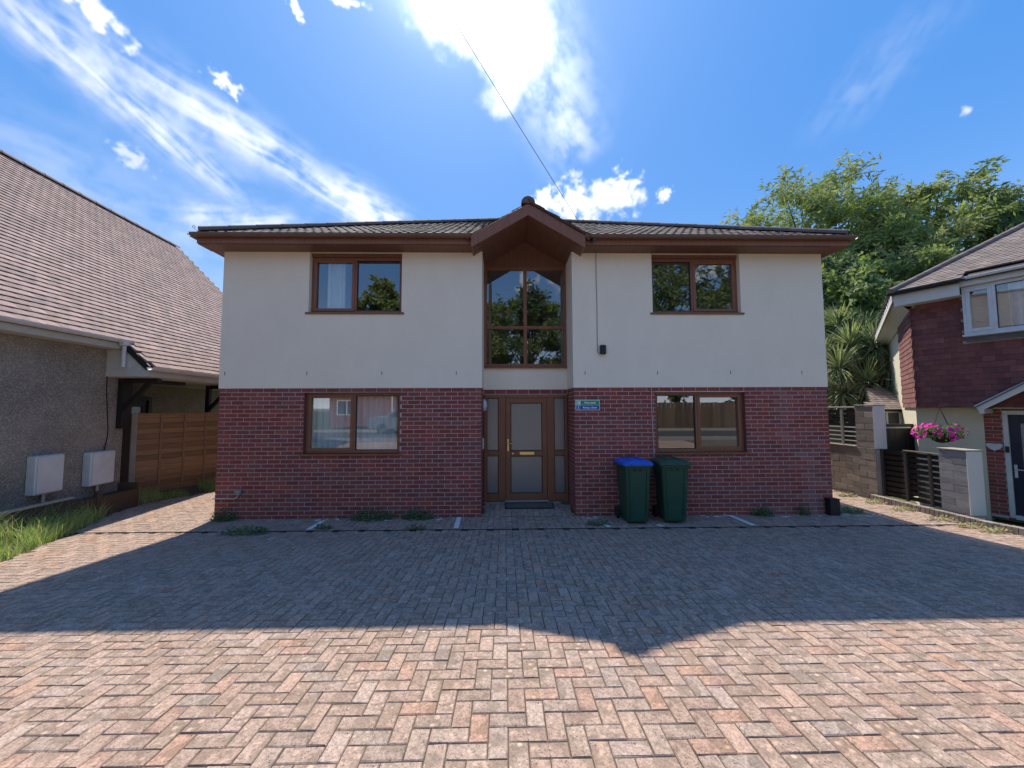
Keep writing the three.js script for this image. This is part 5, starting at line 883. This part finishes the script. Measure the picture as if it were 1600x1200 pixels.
{ // cabbage palm: several trunks, each with a burst of sword leaves
  const t = thing('cabbage_palm', 'cabbage palm with spiky sword leaves behind the slatted fence', 'tree', null, [11.2, -0.6, -5.4]), r = rng(131), lv = new Leaves(), dead = new Leaves(), wood = [];
  const heads = [[-0.15, 3.55, 0.0], [0.5, 3.9, -0.3], [-0.65, 2.95, 0.2], [0.35, 2.95, 0.45], [-0.25, 2.55, 0.5], [0.85, 3.2, 0.1], [0.1, 4.2, -0.6], [-0.7, 2.3, 0.3], [-0.45, 3.3, -0.5], [0.2, 3.5, 0.35], [0.65, 2.5, 0.4]];
  for (const h of heads) {
    wood.push(taperTube([[0.1 * h[0], 0, 0.1 * h[2]], [0.25 * h[0], h[1] * 0.5, 0.3 * h[2]], [h[0] * 0.7, h[1] * 0.8, h[2] * 0.8], h], 0.11, 0.05, 10, 8));
    for (let i = 0; i < 260; i++) {
      const a = r() * 6.283, el = -0.9 + 2.3 * r(), L = 0.55 + 0.3 * r(), w = 0.03, dir = V(Math.cos(a) * Math.cos(el), Math.sin(el), Math.sin(a) * Math.cos(el)), side = dir.clone().cross(V(0, 1, 0)).normalize(), old = el < -0.55, m = 0.75 + 0.5 * r();
      const col = old ? [0.50 * m, 0.42 * m, 0.24 * m] : r() < 0.5 ? [0.34 * m, 0.38 * m, 0.14 * m] : [0.25 * m, 0.31 * m, 0.11 * m];
      let p0 = V(...h), prev = [p0.clone().addScaledVector(side, w * 0.3), p0.clone().addScaledVector(side, -w * 0.3)];
      for (let k = 1; k <= 4; k++) { const f = k / 4; dir.y -= 0.06 * k * (1.2 - Math.abs(el) * 0.3) * 0.8; dir.normalize(); p0 = p0.clone().addScaledVector(dir, L / 4); const ww = w * (f < 1 ? 0.5 - 0.12 * f : 0.02), cur = [p0.clone().addScaledVector(side, ww), p0.clone().addScaledVector(side, -ww)], n = side.clone().cross(dir).normalize(), B = old ? dead : lv; B.tri(prev[0], cur[0], cur[1], n, col); B.tri(prev[0], cur[1], prev[1], n, col); prev = cur; }
    }
  }
  t.scale.setScalar(1.25); mesh('trunk', wood, M.bark, t); lv.build('crown', M.blade, t); dead.build('dead_leaves', M.blade, t);
}
{ // hanging basket of petunias
  const t = thing('flower_basket', 'hanging basket of magenta and pink flowers in front of the cream house', 'flowers', null, [8.05, 1.36, -0.35]), r = rng(141), lv = new Leaves(), fl = new Leaves();
  const b = new THREE.SphereGeometry(0.2, 20, 10, 0, 6.283, Math.PI / 2, Math.PI / 2); b.translate(0, 0.02, 0); mesh('basket', b, std('basketFibre', [0.07, 0.05, 0.03], { map: soilMap, mapSize: 0.2 }), t);
  mesh('hanger', [tube([[-0.19, 0.02, 0], [0, 0.5, 0]], 0.004, 4, 5), tube([[0.19, 0.02, 0], [0, 0.5, 0]], 0.004, 4, 5), tube([[0, 0.02, 0.19], [0, 0.5, 0]], 0.004, 4, 5), tube([[0, 0.5, 0], [0.2, 0.52, -0.05], [0.66, 0.52, -0.2]], 0.008, 8, 6)], M.blackPlastic, t);
  const spot = (q) => { const a = r() * 6.283, u = r() * 1.3 - 0.55; const s = Math.sqrt(Math.max(0, 1 - u * u)); return V(Math.cos(a) * s * 0.40 * q - 0.03, u * 0.22 * q + 0.02, Math.sin(a) * s * 0.32 * q); };
  for (let i = 0; i < 900; i++) { const p = spot(0.5 + 0.5 * r()), d = V(r() - 0.5, r() - 0.5, r() - 0.5).normalize(), s = V(r() - 0.5, r() - 0.5, r() - 0.5).cross(d).normalize(), m = 0.7 + 0.6 * r(); lv.leaf(p, d, s, 0.055, 0.03, [0.11 * m, 0.19 * m, 0.05 * m]); }
  for (let i = 0; i < 110; i++) {
    const p = spot(0.92 + 0.18 * r()); if (p.x > 0.12 && r() < 0.75) continue;
    const n = p.clone().setY(p.y + 0.1).normalize().add(V((r() - 0.5) * 0.6, (r() - 0.5) * 0.6, (r() - 0.5) * 0.6)).normalize(), e = V(0, 1, 0).cross(n).normalize(), f = n.clone().cross(e), R = 0.032 + 0.014 * r(), pk = r(), col = pk < 0.72 ? [0.80, 0.03, 0.36] : pk < 0.9 ? [0.62, 0.04, 0.46] : [0.85, 0.20, 0.38];
    for (let k = 0; k < 5; k++) { const a = k * 1.2566, d = e.clone().multiplyScalar(Math.cos(a)).addScaledVector(f, Math.sin(a)).addScaledVector(n, 0.25).normalize(), s = n.clone().cross(d).normalize(); fl.leaf(p, d, s, R, R * 1.1, col.map((c) => c * (0.8 + 0.4 * r()))); }
  }
  lv.build('foliage', M.leaf, t); fl.build('blossom', M.petal, t);
}
// grass blades: bent tapered strips
function blade(L, p, h, w, yaw, bend, col) {
  let q = p.clone(), up = V(Math.sin(yaw) * 0.15, 1, Math.cos(yaw) * 0.15).normalize(); const side = V(Math.cos(yaw), 0, -Math.sin(yaw)), fw = V(Math.sin(yaw), 0, Math.cos(yaw)); let prev = [q.clone().addScaledVector(side, w / 2), q.clone().addScaledVector(side, -w / 2)];
  for (let k = 1; k <= 3; k++) { up.addScaledVector(fw, bend * k * 0.5).normalize(); q = q.clone().addScaledVector(up, h / 3); const ww = (w / 2) * (1 - k / 3.1), cur = [q.clone().addScaledVector(side, ww), q.clone().addScaledVector(side, -ww)], n = up.clone().cross(side).normalize(); L.tri(prev[0], prev[1], cur[1], n, col); if (k < 3) L.tri(prev[0], cur[1], cur[0], n, col); prev = cur; }
}
{
  const soil = [], r = rng(151);
  { const g = new THREE.PlaneGeometry(3.4, 9.5, 34, 95); g.rotateX(-Math.PI / 2); g.translate(-8.2, 0, 1.75); const p = g.attributes.position; for (let i = 0; i < p.count; i++) { const x = p.getX(i), z = p.getZ(i), e = clamp((grassEdge(z) - x) / 0.6); p.setY(i, groundY(z) - 0.03 + 0.10 * sm(e) + 0.025 * (vn2(x * 7 + 100, z * 7 + 100, 512, 3) - 0.5)); } g.computeVertexNormals(); structure(mesh('verge_soil', g, M.soil, scene)); }
  const lv = new Leaves();
  for (let i = 0; i < 28000; i++) {
    const z = -3.4 + 9.6 * r(), e = grassEdge(z), x = e - 0.02 - 1.35 * Math.pow(r(), 0.9); if (z < -0.9 && x < -8.2 + (-1.4 - z) * 0.45) continue; if (z > -0.5 && x < -7.75 - 0.0 * z) continue;
    const n = vn2(x * 2.4 + 60, z * 2.4 + 60, 512, 7); if (n < 0.30 + 0.12 * (z < -0.4 ? 1 : 0) - 0.1 * r()) continue;
    const inn = clamp((e - x) / 0.5), h = (0.20 + 0.42 * n * r() + 0.26 * r() * inn) * (z < -0.4 ? 0.6 : 1), dry = vn2(x * 3 + 20, z * 3 + 20, 512, 9) > (z < 0.5 ? 0.50 : 0.66) ? r() : r() < 0.14 ? 0.8 : 0, m = 0.7 + 0.6 * r(), c = [lerp(0.32, 0.68, dry) * m, lerp(0.45, 0.58, dry) * m, lerp(0.10, 0.26, dry) * m];
    blade(lv, V(x, groundY(z) - 0.03 + 0.09 * sm(clamp((e - x) / 0.6)), z), h, 0.007 + 0.006 * r(), r() * 6.283, 0.15 + 0.4 * r(), c);
  }
  const g = lv.build('long_grass', M.blade, scene); tag(g, 'unmown long grass and dry weeds along the pebbledashed wall', 'grass'); g.userData.kind = 'stuff';
}
function weed(x, z, rad, h, n, seed, label, tones = darkGreens, y = null) {
  const t = thing('weed_clump', label, 'weed', 'weeds growing through the paving', [x, y ?? (z < 0.7 ? -0.05 : groundY(z)), z]), r = rng(seed), lv = new Leaves();
  for (let i = 0; i < n; i++) { const a = r() * 6.283, q = Math.sqrt(r()) * rad, c = tones[Math.floor(r() * tones.length)], m = 0.8 + 0.6 * r(), p = V(Math.cos(a) * q * 1.5, 0, Math.sin(a) * q * 0.6); if (r() < 0.5) blade(lv, p, h * (0.5 + 0.7 * r()) * (1 - 0.5 * q / rad), 0.006, r() * 6.283, 0.3 + 0.4 * r(), c.map((v) => v * m)); else { p.y = h * r() * 0.8 * (1 - 0.5 * q / rad); const d = V(r() - 0.5, r() * 0.5, r() - 0.5).normalize(), s = V(0, 1, 0).cross(d).normalize(); lv.leaf(p, d, s, 0.05, 0.028, c.map((v) => v * m)); } }
  lv.build('weed_leaves', M.blade, t);
}
weed(-4.45, 0.82, 0.24, 0.15, 460, 161, 'spreading clump of weeds beside the drain in front of the pipe');
weed(-2.75, 0.10, 0.26, 0.27, 620, 162, 'dark weed clump at the wall foot under the curtained window');
weed(-1.95, 0.09, 0.19, 0.24, 480, 163, 'dark weed clump at the wall foot by the painted line near the entrance');
weed(-3.35, 0.60, 0.10, 0.09, 120, 164, 'tiny weed tuft in the drain by a painted bay line');
weed(-1.85, 0.68, 0.10, 0.08, 120, 165, 'tiny weed tuft in the drain opposite the curtained window');
weed(1.12, 0.52, 0.13, 0.08, 180, 166, 'small weed patch by the flaked paint beside the bins');
weed(4.2, 0.08, 0.14, 0.24, 340, 167, 'leafy weed against the bricks under the dark window');
weed(4.95, 0.07, 0.07, 0.30, 120, 168, 'tall thin weed at the foot of the stained bricks');
weed(5.85, -0.05, 0.20, 0.12, 300, 169, 'weeds around the black box at the building corner');
weed(-5.3, 0.10, 0.15, 0.30, 340, 170, 'dark weeds under the white waste pipe');
weed(0.75, -0.58, 0.06, 0.10, 90, 171, 'small weed in the corner of the entrance recess', darkGreens, 0.0);
const straw = [[0.36, 0.33, 0.13], [0.22, 0.27, 0.07], [0.42, 0.35, 0.18]];
for (const [i, [x, z, q]] of [[7.08, -0.75, 0.18], [7.10, -0.2, 0.22], [7.08, 0.45, 0.2], [7.06, 1.15, 0.16], [7.02, -1.35, 0.14], [7.08, 0.85, 0.16]].entries()) weed(x, z, q, 0.09, 200, 180 + i, ['dry weeds by the brick edging in front of the low fence', 'yellowing weeds along the edging between the two piers', 'straw coloured weeds at the foot of the grey pier', 'sparse dry weeds on the edging beyond the grey pier', 'weed tuft at the foot of the brown block wall', 'pale weeds beside the white end of the grey pier'][i], straw);
weed(-7.0, -3.1, 0.3, 0.55, 420, 190, 'leafy weeds climbing against the lap fence', [...greens.slice(0, 3), darkGreens[3]], -0.05);
console.log('plants done');

// ------------------------------------------------------------------ across the road, mirrored in the windows
const yR = groundY(20);
structure(mesh('footpath', box(-60, 60, yR - 0.3, yR + 0.02, 9.42, 11.2), std('pathGrey', [0.24, 0.23, 0.215], { map: asphaltMap, mapSize: 1.4 }), scene));
structure(mesh('road', box(-60, 60, yR - 0.4, yR - 0.08, 11.36, 17.6), M.asphalt, scene));
structure(mesh('kerb', [box(-60, 60, yR - 0.4, yR + 0.025, 11.205, 11.355), box(-60, 60, yR - 0.4, yR + 0.025, 17.605, 17.755)], M.concrete, scene));
structure(mesh('far_footpath', box(-60, 60, yR - 0.3, yR + 0.02, 17.76, 19.2), M.pathGrey, scene));
{
  const t = thing('boundary_fence', 'weathered upright board fence across the road', 'fence', null, [0, yR, 19.5]), r = rng(201);
  for (let i = 0; i < 130; i++) { const x = 1.2 + i * 0.152, c = 0.6 + 0.6 * r(), m = mesh('fence_board', turnUV(tint(metreUV(box(-0.07, 0.07, 0, 1.75 + 0.04 * r(), -0.01, 0.01), r() * 9, r() * 9), [0.42 * c, 0.5 * c, 0.6 * c])), M.fenceBoard, t, false); m.position.set(x, 0, (i % 2) * 0.012); }
  for (let x = 1.2; x < 21; x += 2.4) mesh('fence_post', box(x - 0.05, x + 0.05, 0, 1.85, 0.03, 0.13), M.fenceBoard2, t);
  const p = thing('telegraph_pole', 'timber telegraph pole across the road carrying the overhead cable', 'pole', null, [-1.43, yR, 18.4]); mesh('pole_shaft', new THREE.CylinderGeometry(0.10, 0.14, 11.6, 14).translate(0, 5.8, 0), M.bark, p); mesh('cross_arm', rbox(-0.5, 0.5, 10.9, 11.0, -0.05, 0.05), M.darkTimber, p);
  // overhead cable from the pole to the roof beside the gable
  const a = V(0.98, 5.36, 0.02), d = V(-0.7009, 7.3392, 1.1574).sub(a), e = a.clone().addScaledVector(d, 3.05);
  const cb = thing('overhead_cable', 'thin black telephone cable rising from the roof beside the gable', 'cable'); const pts = []; for (let i = 0; i <= 14; i++) { const f = i / 14, q = a.clone().lerp(e, f); q.y -= 0.12 * Math.sin(Math.PI * f); pts.push(q.toArray()); } const end = [-1.43, yR + 10.95, 18.4]; pts.push([-2.6, 11.2, 9.0], end); mesh('cable_line', tube(pts, 0.0048, 60, 6), M.blackPlastic, cb);
  // brick house with white gable boards and a parked car
  const h = thing('brick_house', 'red brick house with a white boarded gable across the road', 'house', null, [-9.5, yR, 24]);
  mesh('house_wall', box(-5, 3.2, 0, 5.2, 0, 8), std('houseBrick', [0.24, 0.075, 0.06], { map: brickMap, mapSize: 1.3 }), h);
  mesh('house_roof', [poly([[-5.3, 5.15, -0.3], [3.5, 5.15, -0.3], [3.5, 7.8, 4], [-5.3, 7.8, 4]].reverse(), 0.1), poly([[3.5, 5.15, 8.3], [-5.3, 5.15, 8.3], [-5.3, 7.8, 4], [3.5, 7.8, 4]].reverse(), 0.1)], std('houseTile', [0.17, 0.10, 0.08], { map: tileMap, mapSize: 1.1 }), h);
  mesh('porch_gable', [bar([0.2, 3.0, -1.2], [1.4, 3.9, -1.2], 0.06, 0.22), bar([2.6, 3.0, -1.2], [1.4, 3.9, -1.2], 0.06, 0.22), box(0.3, 2.5, 2.7, 2.95, -1.2, -0.01), box(0.3, 0.42, 0, 2.7, -1.2, -1.08), box(2.38, 2.5, 0, 2.7, -1.2, -1.08)], M.whitePaint, h);
  for (const [x, y] of [[-3.6, 0.9], [-3.6, 3.3], [1.2, 3.6]]) { const w = part('window', h); mesh('frame', [box(x - 0.8, x + 0.8, y, y + 0.08, -0.05, -0.002), box(x - 0.8, x + 0.8, y + 1.12, y + 1.2, -0.05, -0.002), box(x - 0.8, x - 0.72, y + 0.08, y + 1.12, -0.05, -0.002), box(x + 0.72, x + 0.8, y + 0.08, y + 1.12, -0.05, -0.002), box(x - 0.04, x + 0.04, y + 0.08, y + 1.12, -0.05, -0.002)], M.whitePlastic, w); mesh('pane', box(x - 0.72, x + 0.72, y + 0.08, y + 1.12, -0.03, -0.01), M.navy, w); }
  const c = thing('parked_car', 'silver hatchback parked at the far kerb across the road', 'car', null, [-6.4, yR - 0.08, 16.5]);
  const S = new THREE.Shape(); S.moveTo(-2.0, 0.35); S.lineTo(-2.02, 0.75); S.quadraticCurveTo(-1.95, 0.92, -1.6, 0.95); S.lineTo(-0.95, 1.0); S.quadraticCurveTo(-0.5, 1.42, -0.1, 1.46); S.lineTo(1.0, 1.45); S.quadraticCurveTo(1.6, 1.4, 1.9, 0.98); S.lineTo(2.02, 0.85); S.lineTo(2.02, 0.35); S.closePath();
  const bd = new THREE.ExtrudeGeometry(S, { depth: 1.5, bevelEnabled: true, bevelSize: 0.08, bevelThickness: 0.1, bevelSegments: 4 }); bd.translate(0, 0, -0.75); mesh('body', bd, std('carSilver', [0.35, 0.38, 0.42], { metalness: 0.6, roughness: 0.25, clearcoat: 1 }), c);
  const W2 = new THREE.Shape([[-0.82, 1.02], [-0.38, 1.38], [1.0, 1.38], [1.55, 1.02]].map((q) => new THREE.Vector2(...q)));
  for (const s of [-1, 1]) { const wg = new THREE.ExtrudeGeometry(W2, { depth: 0.012, bevelEnabled: false }); wg.translate(0, 0, s > 0 ? 0.848 : -0.862); mesh('side_window', wg, M.navy, c); for (const x of [-1.25, 1.3]) { const w = part('wheel', c); const ty = new THREE.TorusGeometry(0.24, 0.085, 10, 24); ty.translate(x, 0.325, s * 0.78); mesh('tyre', ty, M.rubber, w); const rm = new THREE.CylinderGeometry(0.2, 0.2, 0.1, 20); rm.rotateX(Math.PI / 2); rm.translate(x, 0.325, s * 0.80); mesh('rim', rm, M.steel, w); } }
}
renderer.render(scene, camera);
